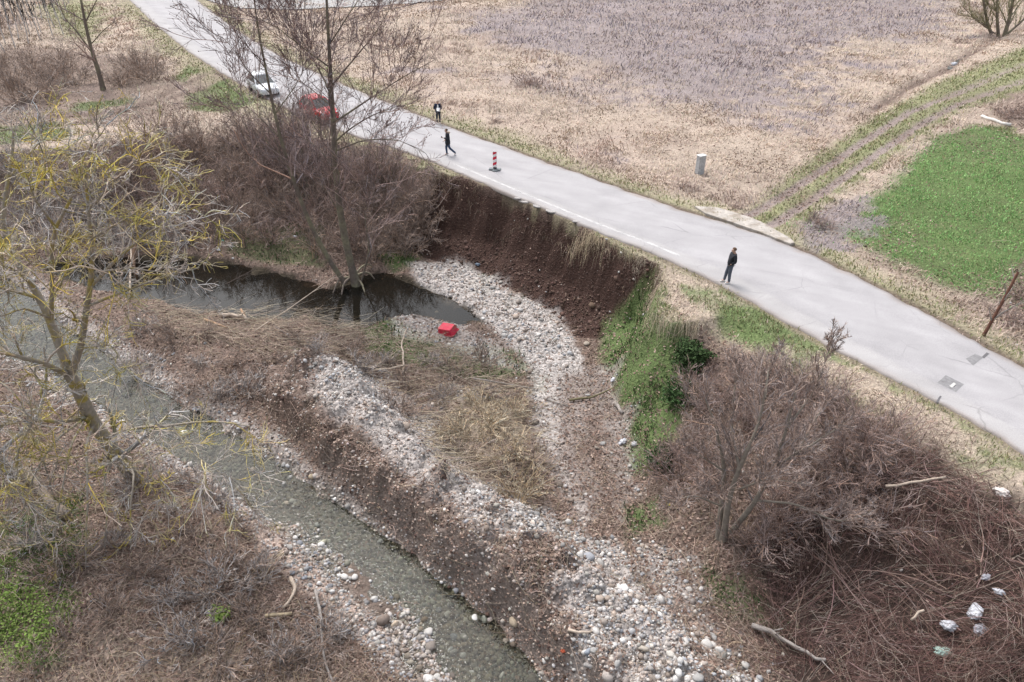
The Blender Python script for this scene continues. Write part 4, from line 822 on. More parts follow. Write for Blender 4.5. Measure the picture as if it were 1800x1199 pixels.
# thicket between the road and the pool
spots = [(225,300),(270,330),(320,300),(345,350),(395,330),(410,290),(440,360),(470,310),(500,350),(515,270),(540,380),(560,320),(590,290),(600,360),(640,330),(650,390),(670,300),(690,350),(700,400),(725,330),(735,375),(760,335),(480,400),(430,400),(380,385),(330,390),(270,385),(215,370),(620,410),(250,265),(340,262),(180,330),(660,430),(560,420),(150,300),(715,425),(752,392),(640,300),(350,238),(400,232),(300,242),(440,236),(480,238),(525,240)]
LB = rowlabels(spots, 'brown leafless thicket shrub', ['nearest the road', 'in the middle of the thicket', 'nearest the pool'])
for k, (px, py) in enumerate(spots):
    p = at(px, py+25)[0]; s = rng.uniform(.8, 1.25)*(1.05 if px < 700 else .8); put_shrub(TH[k % 5], (M_BUSH, (M_BUSH, M_BUSHP, M_BUSH)[k % 3]), p, (s, s, s*rng.uniform(.8, 1.1)), rng.uniform(0, 6), LB[k], group='shrubs of the thicket above the pool')
for k, (px, py) in enumerate([(515,330),(548,345),(500,300),(670,330),(470,290),(590,262),(545,252)]):
    p = at(px, py)[0]; s = rng.uniform(.9, 1.25); put_shrub(TL[k % 3], (M_BARKA, M_TWIGA), p, (s, s, s), rng.uniform(0, 6), ['second tall shrub from the left, close below the white car','tall shrub just left of the straight alder trunk','tall shrub midway between the two cars','tall shrub right of the alder trunks, rightmost of its kind','leftmost tall shrub, left of the leaning alder stem','tall shrub directly in front of the red car','tall shrub between the road edge and the rear of the red car'][k], group='tall shrubs near the alder', name='tall_shrub')
# brush at upper left
UL = [(20,150),(60,130),(95,140),(40,180),(130,150),(250,120),(235,135),(265,140),(10,120),(75,170),(110,120),(0,60),(215,150)]
LB = rowlabels(UL, 'rusty brown shrub beyond the mud track', ['in the far row', 'in the near row'])
for k, (px, py) in enumerate(UL):
    p = at(px, py)[0]; s = rng.uniform(1., 1.5); put_shrub(TH[(k+2) % 5], (M_BUSH, M_BUSH), p, (s, s, s*.8), rng.uniform(0, 6), LB[k], group='shrubs beyond the mud track')
UL = [(30,400),(80,380),(140,390),(190,420),(60,330),(120,340),(20,300),(230,440),(300,430),(100,430),(10,440),(180,370),(270,420)]
LB = rowlabels(UL, 'greyish shrub behind the big walnut', ['in the far row', 'by the pool end'])
for k, (px, py) in enumerate(UL):
    p = at(px, py)[0]; s = rng.uniform(.9, 1.3); put_shrub(TH[(k+1) % 5], (M_BUSHG, M_BUSHG), p, (s, s, s*.8), rng.uniform(0, 6), LB[k], group='shrubs left of the pool')
# low brambles on the stream banks
lows = [(300,600),(350,640),(420,640),(250,580),(480,640),(390,700),(330,690),(440,690),(520,600),(560,620),(620,620),(250,640),(370,590), (680,640),(720,680),(760,640),(700,720),(640,650),(800,660),(780,700),(850,640), (60,960),(120,1000),(200,960),(250,1010),(300,900),(340,930),(380,880),(420,930),(300,1060),(200,1080),(380,1040),(440,1090),(330,1130),(120,1120),(240,860),(420,1000),(500,1150),(540,1170),(460,1010),(390,1160),(580,1120),(60,1180),(330,850),(480,1180)]
LI = [p for p in lows if p[1] < 760]; LO = [p for p in lows if p[1] >= 760]
LBD = dict(zip(LI, rowlabels(LI, 'low dry bramble in the debris', ['along the pool side', 'along the stream side'])))
LBD.update(zip(LO, rowlabels(LO, 'low tangled bramble on the left bank', ['below the walnut trunk', 'nearer the bottom edge'])))
for k, (px, py) in enumerate(lows):
    p = at(px, py)[0]; s = rng.uniform(.8, 1.4); inner = py < 760
    lab, g = (('low dry bramble among the debris between pool and stream', 'low brambles between pool and stream') if inner else ('low tangled bramble on the leaf strewn left bank', 'low brambles on the left bank'))
    put_shrub(LOW[k % 4], (M_BUSH, (M_BUSH, M_BUSHG)[k % 2]), p, (s, s, s*rng.uniform(.7, 1.2)), rng.uniform(0, 6), LBD[(px, py)], group=g, name='low_bramble')
M_DRY = mat('straw_twig', (.45,.37,.27), .9, namt=.25, nscale=1.5, var=True)
for k, (px, py) in enumerate([(830,770),(870,750),(900,790),(840,720),(790,760),(905,730),(880,820),(930,830),(820,800),(860,700)]):
    p = at(px, py)[0]; s = rng.uniform(1., 1.5); put_shrub(LOW[k % 4], (M_DRY, M_DRY if k < 6 else M_BUSH), p, (s, s, s*.8), rng.uniform(0, 6), 'straw coloured tangle of stems on the mound, '+ORD[int(np.argsort(np.argsort([830,870,900,840,791,905,880,930,820,860]))[k])]+' from the left', group='straw coloured tangles on the mound', name='dry_tangle')
o = put_shrub(LOW[2], (M_DRY, M_DRY), at(910,880)[0], (1.3, 1.3, 1.9), 1.0, 'fan of long pale stems at the edge of the gravel ridge', name='dry_tangle')
# scrub at the field edges
for px, py, s, lab in ((1222,335,.5,'small brown scrub clump below the concrete marker post'),(1200,330,.4,'small brown scrub clump left of the marker post foot'),(1290,365,.4,'grey scrub clump where the track leaves the slab'),(1450,400,.6,'dark scrub clump at the left edge of the green field'),(1430,385,.5,'purplish scrub clump beside the track mouth'),(1770,205,.9,'brown heap of scrub at the far end of the green field'),(1795,200,.8,'brown scrub at the right frame edge beyond the green field'),(1770,560,.7,'brown scrub at the right frame edge beside the leaning post'),(1795,520,.6,'thin scrub right of the leaning post'),(930,150,1.1,'dark weed clump in the middle of the field behind the walkers'),(870,215,.5,'dry weed clump behind the red and white marker'),(1690,75,.8,'low scrub beside the ditch near the willow')):
    put_shrub(LOW[int(px) % 4], (M_BUSH, M_BUSHP), at(px, py)[0], (s*1.4, s*1.4, s), px % 6, lab)
# the large round shrub on the right slope: three trunks and a dome of twigs
big = [([(1272,945,0),(1280,880,-.1),(1300,820,-.2),(1330,760,-.2),(1345,690,0)], .13, .03), ([(1262,950,.1),(1268,890,.2),(1275,830,.4),(1262,760,.8),(1240,700,1.2)], .12, .025), ([(1285,935,0),(1330,880,-.2),(1360,820,-.2),(1385,750,0),(1400,680,.3)], .11, .025),
       ([(1300,820,-.2),(1285,760,.4),(1290,690,1),(1300,640,1.5)], .06, .015), ([(1362,820,-.2),(1430,780,-.4),(1490,740,-.3)], .05, .015), ([(1330,880,-.2),(1400,885,-.9),(1470,920,-1.5),(1530,900,-1.9)], .045, .012), ([(1275,830,.4),(1230,800,.2),(1195,770,.3)], .05, .012),
       ([(1385,750,0),(1430,690,.3),(1450,640,.7),(1462,590,1.2)], .04, .008), ([(1345,700,0),(1350,650,.8),(1370,620,1.6)], .04, .01), ([(1360,820,-.2),(1400,800,.8),(1460,690,1.8)], .05, .012), ([(1268,890,.2),(1220,870,-.5),(1180,880,-1)], .04, .01), ([(1300,860,-.2),(1350,840,-1.2),(1410,850,-2)], .04, .01)]
build_tree('round_shrub_tree', 'large rounded leafless shrub with three leaning trunks below the road on the right', (1275,945), big,
   [dict(n=14, l0=.25, l1=.5, ang=.65, up=.25, K=5, tmin=.2, rs=.45, wig=.15, sides=4, rmin=.013), dict(n=9, l0=.3, l1=.6, ang=.6, up=.15, K=4, tmin=.1, rs=.55, wig=.18, rmin=.010), dict(n=7, l0=.4, l1=.9, ang=.65, up=.12, K=3, tmin=.1, rs=.6, wig=.2, rmin=.0075)], M_BARKL if False else mat('hazel_bark', (.25,.22,.185), .9, namt=.3, nscale=5, bump=.3), mat('hazel_twig', (.34,.27,.24), .9, nscale=.8, namt=.2, var=True), 41, cat='shrub', dig=.4)
# reddish shoots below and behind it
UL = [(1230,720),(1290,700),(1350,690),(1420,700),(1470,740),(1520,790),(1200,800),(1480,820),(1420,860),(1540,850),(1370,930),(1450,900),(1320,960),(1520,920),(1180,850),(1250,840),(1390,760),(1320,760),(1560,790)]
LB = rowlabels(UL, 'purplish shrub round the large one', ['on the road side', 'on the lower side'])
for k, (px, py) in enumerate(UL):
    p = at(px, py)[0]; s = rng.uniform(.75, 1.05); put_shrub(TH[k % 5], (M_BUSHP, M_BUSHP), p, (s, s, s*.85), rng.uniform(0, 6), LB[k], group='purplish shrubs on the right slope')

# ivy covered stump and green leafy growth on the slope
def leafy(name, label, px, py, rad, h, n, c, mname, cat='bush', off=(0, 0, 0), leaf=.045):
    p = at(px, py)[0]+np.array(off); root = empty(name, tuple(p)); tag(root, label, cat); r = np.random.default_rng(int(px)); d = r.normal(size=(n, 3)); d /= np.linalg.norm(d, axis=1, keepdims=True)
    rr = r.uniform(.35, 1.05, n)*(1+.8*fbm(d[:, 0]*2+px, d[:, 1]*2+d[:, 2]*2, 1.0, 3, 77)); X = d*rr[:, None]*np.array([rad, rad, h/2]); X[:, 2] += h*.42
    R = rotm(r.uniform(0, 6.28, n), r.normal(0, .7, n), r.normal(0, .7, n)); Q = np.array([(-1,-.5,0),(1,-.5,.1),(1,.5,0),(-.9,.6,.15)]); V = np.einsum('nij,kj->nki', R, Q)*(leaf*r.uniform(.6, 1.4, n))[:, None, None]+X[:, None]
    link('foliage', npmesh('foliage', V.reshape(-1, 3), np.arange(n*4).reshape(n, 4), np.repeat(vcol(c, n, .4), 4, 0)), M_BLADE, root)
    st = np.zeros((14, 4, 3)); e = r.normal(size=(14, 2))*.5
    for k in range(4): st[:, k, :2] = e*rad*k/3; st[:, k, 2] = h*.8*k/3-.1
    V_, F_ = tubes(st, np.full((14, 4), .012)); link('stems', npmesh('stems', V_, F_, None, False, {'Var': np.ones((len(V_), 3))}), M_BUSH, root); return root
leafy('ivy_bush', 'dark green ivy covered bush at the head of the green slope', 1215, 635, .85, 1.1, 3600, (.045,.075,.03), 'ivy')
leafy('ivy_bush', 'lower dark ivy clump spilling down the green slope', 1195, 700, .8, .8, 2200, (.05,.09,.035), 'ivy')
leafy('ivy_bush', 'narrow dark leafy clump at the foot of the green slope', 1160, 815, .6, .8, 2000, (.04,.075,.03), 'ivy')
leafy('elder_shoot', 'fresh green leafy clump low on the left bank near the bottom edge', 385, 1085, .35, .4, 260, (.25,.34,.10), 'elder', leaf=.05)
for k, (px, py) in enumerate([(20,1040),(60,1060),(15,1100),(70,1110),(40,1140),(0,1000),(90,1080),(110,980),(40,930),(120,900),(80,1150)]):
    tag(leafy('nettle_patch', 'lime green leafy ground plant in the bottom left corner', px, py, .75, .25, 420 if k < 7 else 200, (.19,.27,.07) if k < 7 else (.09,.15,.05), 'nettle', leaf=.028), group='lime green plants in the bottom left corner')
# long dry grass hanging over the lip of the slump
def droop(px0, py0, px1, py1, n, L, c, out=.5):
    a = np.array(W(px0, py0, -.15)); b = np.array(W(px1, py1, -.15)); t = rng.random(n)[:, None]; P0 = a*(1-t)+b*t; P0[:, :2] += rng.normal(0, .22, (n, 2)); P0[:, 2] = Hz(P0[:, 0], P0[:, 1]); K = 5; ok = (P0[:, 2] > -1.6) & (rng.random(n) < .15+.85*ss(-.25, .35, fbm(P0[:, 0], P0[:, 1], .7, 3, 501))); P0 = P0[ok]; n = len(P0)
    d = np.stack([rng.normal(-.25, .35, n), rng.normal(-.9, .3, n), rng.uniform(.1, .9, n)], 1)*out; P = np.zeros((n, K, 3)); P[:, 0] = P0; l = L*rng.uniform(.25, 1.25, n)
    for k in range(1, K): d[:, 2] -= .38; dd = d/np.linalg.norm(d, axis=1, keepdims=True); P[:, k] = P[:, k-1]+dd*(l/(K-1))[:, None]
    P[:, 1:, 2] = np.maximum(P[:, 1:, 2], Hz(P[:, 1:, 0].ravel(), P[:, 1:, 1].ravel()).reshape(n, K-1)+.01)
    return P, np.full((n, K), .006)*np.linspace(1, .4, K)[None], vcol(c, n, .3)
A = [droop(998,398,1062,424,900,.8,(.46,.38,.27)), droop(1062,424,1110,447,350,.35,(.38,.32,.24)), droop(1108,450,1160,470,420,.35,(.40,.34,.27)), droop(1160,480,1150,530,1300,.9,(.44,.37,.28)), droop(1150,540,1225,560,1800,1.1,(.42,.36,.27)), droop(760,303,860,330,500,.3,(.34,.28,.2)), droop(905,355,1000,395,200,.15,(.3,.25,.17))]
tag(twigs_obj('hanging_dry_grass', np.vstack([a[0] for a in A]), np.vstack([a[1] for a in A]), np.vstack([a[2] for a in A])), kind='stuff')
# brush heap at lower right
BR = ATP([(1290,960),(1400,880),(1480,850),(1560,820),(1640,800),(1720,840),(1800,890),(1990,990),(2100,1300),(1440,1300),(1380,1199),(1330,1100),(1280,1010)])
def brush(n_, l0, l1, r0, r1, z0, seedn, tilt=.22):
    x, y = sample(n_, 11.5, 27, pad=3); k = ss(.3, -.6, sdf(BR, x+fbm(x, y, 1.2, 3, 400)*.7, y)); m = rng.random(n_) < k; x = x[m]; y = y[m]; n = len(x)
    a = fbm(x, y, 1.7, 2, seedn)*5+rng.normal(0, .35, n)+.5; L = rng.uniform(l0, l1, n); K = 5; hp = np.clip(.38+1.0*fbm(x, y, 1.5, 3, 402), 0, 1.4)*ss(.3, -.6, sdf(BR, x, y)); z = Hz(x, y)+hp*rng.random(n)**.6+z0
    e = rng.normal(0, tilt, n); P = np.zeros((n, K, 3)); P[:, 0] = np.stack([x, y, z], 1); d = np.stack([np.cos(a)*np.cos(e), np.sin(a)*np.cos(e), np.sin(e)], 1); cv = rng.normal(0, .17, (n, 3))
    for k_ in range(1, K): d = d+cv+rng.normal(0, .04, (n, 3)); d /= np.linalg.norm(d, axis=1, keepdims=True); P[:, k_] = P[:, k_-1]+d*(L/(K-1))[:, None]
    P[:, :, 2] = np.maximum(P[:, :, 2], Hz(P[:, :, 0].ravel(), P[:, :, 1].ravel()).reshape(n, K)+.02)
    return P, rng.uniform(r0, r1, n)[:, None]*np.linspace(1, .35, K)[None]
P, R = brush(34000, .8, 2.3, .005, .010, 0, 401); n = len(P); c = vcol((.17,.105,.092), n, .65); k = rng.random(n) < .2; c[k] = vcol((.36,.29,.25), k.sum(), .25)
b2 = grow(rng, P, R, 3, .15, .4, .5, up=.05, K=3, tmin=.3, rs=.6, rmin=.004)
tag(twigs_obj('brush_heap', P, R, c), kind='stuff'); tag(twigs_obj('brush_heap_fine_twigs', b2[0], b2[1], np.repeat(c, 3, 0)), kind='stuff'); print('brush', n)
P, R = brush(1300, 1.0, 2.8, .010, .024, .15, 403); n = len(P); tag(twigs_obj('cut_branches', P, R, vcol((.24,.165,.145), n, .5), 5), kind='stuff')
# debris raft of sticks beside the pool and on the island
DR = ATP([(395,550),(480,540),(600,560),(680,600),(760,600),(900,700),(950,800),(880,860),(780,820),(700,700),(620,640),(480,620),(380,600),(250,570),(240,540)])
def raft(n_, z0, l0, l1, r0, r1, dirv):
    lo = DR.min(0); hi = DR.max(0); x = rng.uniform(lo[0], hi[0], n_); y = rng.uniform(lo[1], hi[1], n_); m = sdf(DR, x, y) < .3*fbm(x, y, 1, 3, 66)+.3; x = x[m]; y = y[m]; n = len(x); a = dirv+rng.normal(0, .5, n); L = rng.uniform(l0, l1, n); K = 5
    d = np.stack([np.cos(a), np.sin(a), rng.normal(.03, .1, n)], 1); P = np.zeros((n, K, 3)); P[:, 0] = np.stack([x, y, Hz(x, y)+rng.uniform(0, .35, n)*z0], 1)
    for k_ in range(1, K): d = d+rng.normal(0, .10, (n, 3)); d /= np.linalg.norm(d, axis=1, keepdims=True); P[:, k_] = P[:, k_-1]+d*(L/(K-1))[:, None]
    P[:, :, 2] = np.maximum(P[:, :, 2], Hz(P[:, :, 0].ravel(), P[:, :, 1].ravel()).reshape(n, K)+.02); return P, rng.uniform(r0, r1, n)[:, None]*np.linspace(1, .3, K)[None]
P, R = raft(5200, 1.3, .5, 2.2, .006, .015, -.15); n = len(P); c = vcol((.36,.30,.23), n, .5); tag(twigs_obj('driftwood_tangle', P, R, c), kind='stuff')
# ------------------------------------------------------------------ people
M_SKIN = mat('skin', (.50,.32,.25), .6, namt=.05); M_WHITE = mat('white_leather', (.75,.74,.73), .6, namt=.05); M_BLACK = mat('black_cloth', (.028,.030,.038), .8, namt=.15)
M_NAVY = mat('navy_cloth', (.022,.03,.06), .85, namt=.15); M_JEANB = mat('blue_denim', (.05,.075,.13), .9, namt=.2); M_JEANG = mat('grey_denim', (.10,.115,.15), .9, namt=.2); M_DTROU = mat('dark_trousers', (.028,.036,.05), .9, namt=.15)
M_HAIRB = mat('brown_hair', (.12,.075,.05), .8, namt=.2); M_HAIRF = mat('fair_hair', (.42,.36,.30), .8); M_FUR = mat('beige_fur', (.45,.36,.29), .95, namt=.3, nscale=40); M_PAPER = mat('white_paper', (.85,.85,.85), .7, namt=0); M_DEV = mat('black_plastic', (.02,.02,.022), .4, namt=0); M_EYE = mat('dark_eye', (.03,.02,.02), .3, namt=0); M_LIP = mat('lips', (.35,.15,.13), .6, namt=0)
def skin_obj(name, nodes, edges, radii, m, parent, root=0, sub=2):
    bm = bmesh.new(); L = bm.verts.layers.skin.verify(); vs = [bm.verts.new(n) for n in nodes]
    for a, b in edges: bm.edges.new((vs[a], vs[b]))
    for i, v in enumerate(vs):
        r = radii[i]; v[L].radius = (r, r) if not isinstance(r, tuple) else r; v[L].use_root = i == root
    me = bpy.data.meshes.new(name); bm.to_mesh(me); bm.free(); o = link(name, me, None, parent)
    s = o.modifiers.new('skin', 'SKIN'); s.use_smooth_shade = True; u = o.modifiers.new('sub', 'SUBSURF'); u.levels = sub; u.render_levels = sub
    dg = bpy.context.evaluated_depsgraph_get(); dg.update(); ev = o.evaluated_get(dg); me2 = bpy.data.meshes.new_from_object(ev); o.modifiers.clear(); o.data = me2; me2.name = name
    me2.materials.clear(); me2.materials.append(m)
    for p in me2.polygons: p.use_smooth = True
    return o
def v3(*a): return np.array(a, float)
def person(label, loc, rz, J, jacket, trouser, hair, long_coat=0, scale=1.0, tilt=0):
    root = empty('person', loc, rz); root.scale = (scale,)*3; tag(root, label, 'person'); root.rotation_euler = (tilt, 0, rz)
    # body: pelvis, spine, neck, head, limbs with hands, all one surface; front is -Y
    nodes = []; rad = []; E = []
    def add(p, r, par=None):
        nodes.append(tuple(p)); rad.append(r)
        if par is not None: E.append((par, len(nodes)-1))
        return len(nodes)-1
    pel = add(J['pel'], (.145, .10)); wst = add(J['waist'], (.135, .095), pel); ch = add(J['chest'], (.165, .11), wst); nk = add(J['neck'], .058, ch); hb = add(J['head']+v3(0, .0, -.04), .078, nk); hc = add(J['head']+v3(0, -.005, .05), (.085, .098), hb); ht = add(J['head']+v3(0, .0, .12), .06, hc)
    for s in 'lr':
        sh = add(J['sh'+s], .055, ch); el = add(J['el'+s], .042, sh); wr = add(J['wr'+s], .028, el); d = J['hd'+s]-J['wr'+s]; d = d/np.linalg.norm(d); pm = add(J['wr'+s]+d*.07, (.036, .018), wr)
        sx = np.cross(d, v3(0, 1, .3)); sx /= np.linalg.norm(sx)
        for k, (o_, ln) in enumerate(((-.03, .065), (-.01, .08), (.01, .075), (.03, .058))):
            f1 = add(J['wr'+s]+d*.10+sx*o_, .0095, pm); f2 = add(J['wr'+s]+d*(.10+ln*.55)+sx*o_*1.1+v3(0, -.012, 0), .0085, f1); add(J['wr'+s]+d*(.10+ln*.9)+sx*o_*1.1+v3(0, -.032, 0), .007, f2)
        t1 = add(J['wr'+s]+d*.045+sx*(-.042)+v3(0, -.01, 0), .011, pm); add(J['wr'+s]+d*.085+sx*(-.062)+v3(0, -.02, 0), .009, t1)
        hp = add(J['hp'+s], .085, pel); kn = add(J['kn'+s], .056, hp); an = add(J['an'+s], .038, kn); add(J['an'+s]+J['ft'+s]*.15+v3(0, 0, -.05), .03, an)
    skin_obj('body', nodes, E, rad, M_SKIN, root)
    # clothes
    n = [J['pel']+v3(0, 0, -.05-long_coat), J['pel']+v3(0, 0, .04), J['waist'], J['chest'], J['neck']+v3(0, 0, -.03)]; r = [(.21+.2*long_coat, .17+.2*long_coat), (.21, .17), (.20, .165), (.215, .165), .09]; e = [(0, 1), (1, 2), (2, 3), (3, 4)]
    for s in 'lr': n += [J['sh'+s], J['el'+s], J['wr'+s]*.93+J['el'+s]*.07]; k = len(n); r += [.095, .078, .058]; e += [(3, k-3), (k-3, k-2), (k-2, k-1)]
    skin_obj('jacket', n, e, r, jacket, root, 3)
    n = [J['pel']+v3(0, 0, .05)]; r = [(.165, .12)]; e = []
    for s in 'lr': n += [J['hp'+s], J['kn'+s], J['an'+s]+v3(0, 0, -.02)]; k = len(n); r += [.108, .082, .062]; e += [(0, k-3), (k-3, k-2), (k-2, k-1)]
    skin_obj('trousers', n, e, r, trouser, root)
    for s in 'lr':
        a = J['an'+s]; f = J['ft'+s]; skin_obj('shoe', [a+v3(0, 0, -.045)-f*.06, a+v3(0, 0, -.05)+f*.08, a+v3(0, 0, -.06)+f*.19], [(0, 1), (1, 2)], [.048, .046, .036], M_WHITE, root, 0, 1)
    # hair cap, nose, ears, eyes, mouth
    bm = bmesh.new(); bmesh.ops.create_uvsphere(bm, u_segments=16, v_segments=10, radius=1)
    for v in list(bm.verts):
        if v.co.z < -.25 or (v.co.y < -.45 and v.co.z < .45): bm.verts.remove(v)
    H = J['head']
    for v in bm.verts: v.co = Vector((v.co.x*.098+H[0], v.co.y*.112+H[1]+.012, v.co.z*.115+H[2]+.055))
    me = bpy.data.meshes.new('hair'); bm.to_mesh(me); bm.free(); link('hair', me, hair, root)
    def blob(nm, c, s, m):
        bm = bmesh.new(); bmesh.ops.create_icosphere(bm, subdivisions=2, radius=1)
        for v in bm.verts: v.co = Vector((v.co.x*s[0]+c[0], v.co.y*s[1]+c[1], v.co.z*s[2]+c[2]))
        me = bpy.data.meshes.new(nm); bm.to_mesh(me); bm.free()
        for p in me.polygons: p.use_smooth = True
        return link(nm, me, m, root)
    blob('nose', H+v3(0, -.105, .02), (.014, .02, .022), M_SKIN); blob('mouth', H+v3(0, -.088, -.03), (.026, .008, .008), M_LIP)
    for s in (-1, 1): blob('eye', H+v3(s*.032, -.09, .05), (.013, .008, .008), M_EYE); blob('ear', H+v3(s*.092, .012, .03), (.012, .022, .03), M_SKIN)
    return root, blob
def joints():
    J = dict(pel=v3(0, 0, .96), waist=v3(0, 0, 1.13), chest=v3(0, .01, 1.33), neck=v3(0, .01, 1.50), head=v3(0, -.015, 1.60))
    for s, q in (('l', 1), ('r', -1)):
        J['sh'+s] = v3(q*.19, .01, 1.42); J['el'+s] = v3(q*.26, .03, 1.14); J['wr'+s] = v3(q*.25, -.06, .90); J['hd'+s] = v3(q*.245, -.09, .80)
        J['hp'+s] = v3(q*.09, 0, .88); J['kn'+s] = v3(q*.10, -.01, .50); J['an'+s] = v3(q*.11, .02, .095); J['ft'+s] = v3(0, -1, 0)
    return J
def ground_road(px, py):
    p = W(px, py, .06); return (p[0], p[1], float(roadz([p[0]], [p[1]])[0]))
# the man on the right, watching the slump, hands in his jacket pockets, leaning back
J = joints()
for s, q in (('l', 1), ('r', -1)): J['el'+s] = v3(q*.27, .10, 1.15); J['wr'+s] = v3(q*.17, -.06, 1.02); J['hd'+s] = v3(q*.12, -.04, .94)
J['anl'] += v3(0, .0, 0); J['anr'] += v3(0, -.16, 0); J['knr'] += v3(0, -.08, 0); J['chest'] += v3(0, .05, 0); J['neck'] += v3(0, .08, 0); J['head'] += v3(0, .05, 0); J['shl'] += v3(0, .06, 0); J['shr'] += v3(0, .06, 0)
person('man in black jacket and grey jeans standing on the road edge facing the slump', ground_road(1279, 496), math.radians(-88), J, M_BLACK, M_JEANG, M_HAIRB, scale=1.02)
# the walker in the long parka, looking at what is in the hands
J = joints(); J['ell'] = v3(.25, -.02, 1.16); J['wrl'] = v3(.12, -.27, 1.20); J['hdl'] = v3(.06, -.36, 1.22); J['elr'] = v3(-.26, .04, 1.14); J['wrr'] = v3(-.20, -.14, .96); J['hdr'] = v3(-.18, -.22, .90)
J['knl'] = v3(.09, .10, .50); J['anl'] = v3(.09, .48, .16); J['ftl'] = v3(0, -.75, -.6); J['knr'] = v3(-.09, -.10, .51); J['anr'] = v3(-.09, -.07, .095); J['head'] += v3(0, -.05, -.01)
root, blob = person('person walking in long black parka with fur trimmed hood and blue jeans', ground_road(788, 273), math.radians(-78), J, M_BLACK, M_JEANB, M_HAIRB, long_coat=.28, scale=1.02)
blob('fur_hood', v3(0, .10, 1.50), (.15, .10, .07), M_FUR)
def boxme(nm, sx, sy, sz, m, parent=None, bev=.01, loc=(0, 0, 0)):
    bm = bmesh.new(); bmesh.ops.create_cube(bm, size=1)
    for v in bm.verts: v.co = Vector((v.co.x*sx, v.co.y*sy, v.co.z*sz))
    if bev: bmesh.ops.bevel(bm, geom=list(bm.edges), offset=bev, segments=2, affect='EDGES')
    me = bpy.data.meshes.new(nm); bm.to_mesh(me); bm.free(); o = link(nm, me, m, parent); o.location = loc; return o
pos = Matrix.Translation(root.location) @ Matrix.Rotation(math.radians(-78), 4, 'Z') @ Vector((.05*1.02, -.38*1.02, 1.25*1.02))
o = boxme('camera_body', .14, .06, .09, M_DEV, None, .012); o.location = pos; o.rotation_euler = (0, 0, math.radians(-78)); tag(o, 'small black camera held up in front of the walker in the long parka', 'camera')
# the third person, facing the lens with a sheet of paper
J = joints()
for s, q in (('l', 1), ('r', -1)): J['el'+s] = v3(q*.28, .02, 1.15); J['wr'+s] = v3(q*.10, -.22, 1.10); J['hd'+s] = v3(q*.03, -.30, 1.13)
J['head'] += v3(0, -.04, -.01)
root, blob = person('person in open navy coat on the far road edge reading a white paper', ground_road(771, 217), math.radians(8), J, M_NAVY, M_DTROU, M_HAIRF, long_coat=.05, scale=.98)
blob('shirt', v3(0, -.125, 1.30), (.055, .03, .17), M_PAPER)
o = boxme('paper_sheet', .24, .004, .30, M_PAPER, None, 0); o.location = Vector(root.location)+Vector((.06, -.34, 1.13)); o.rotation_euler = (-.9, .1, .15); tag(o, 'white sheet of paper held by the person in the navy coat', 'paper')

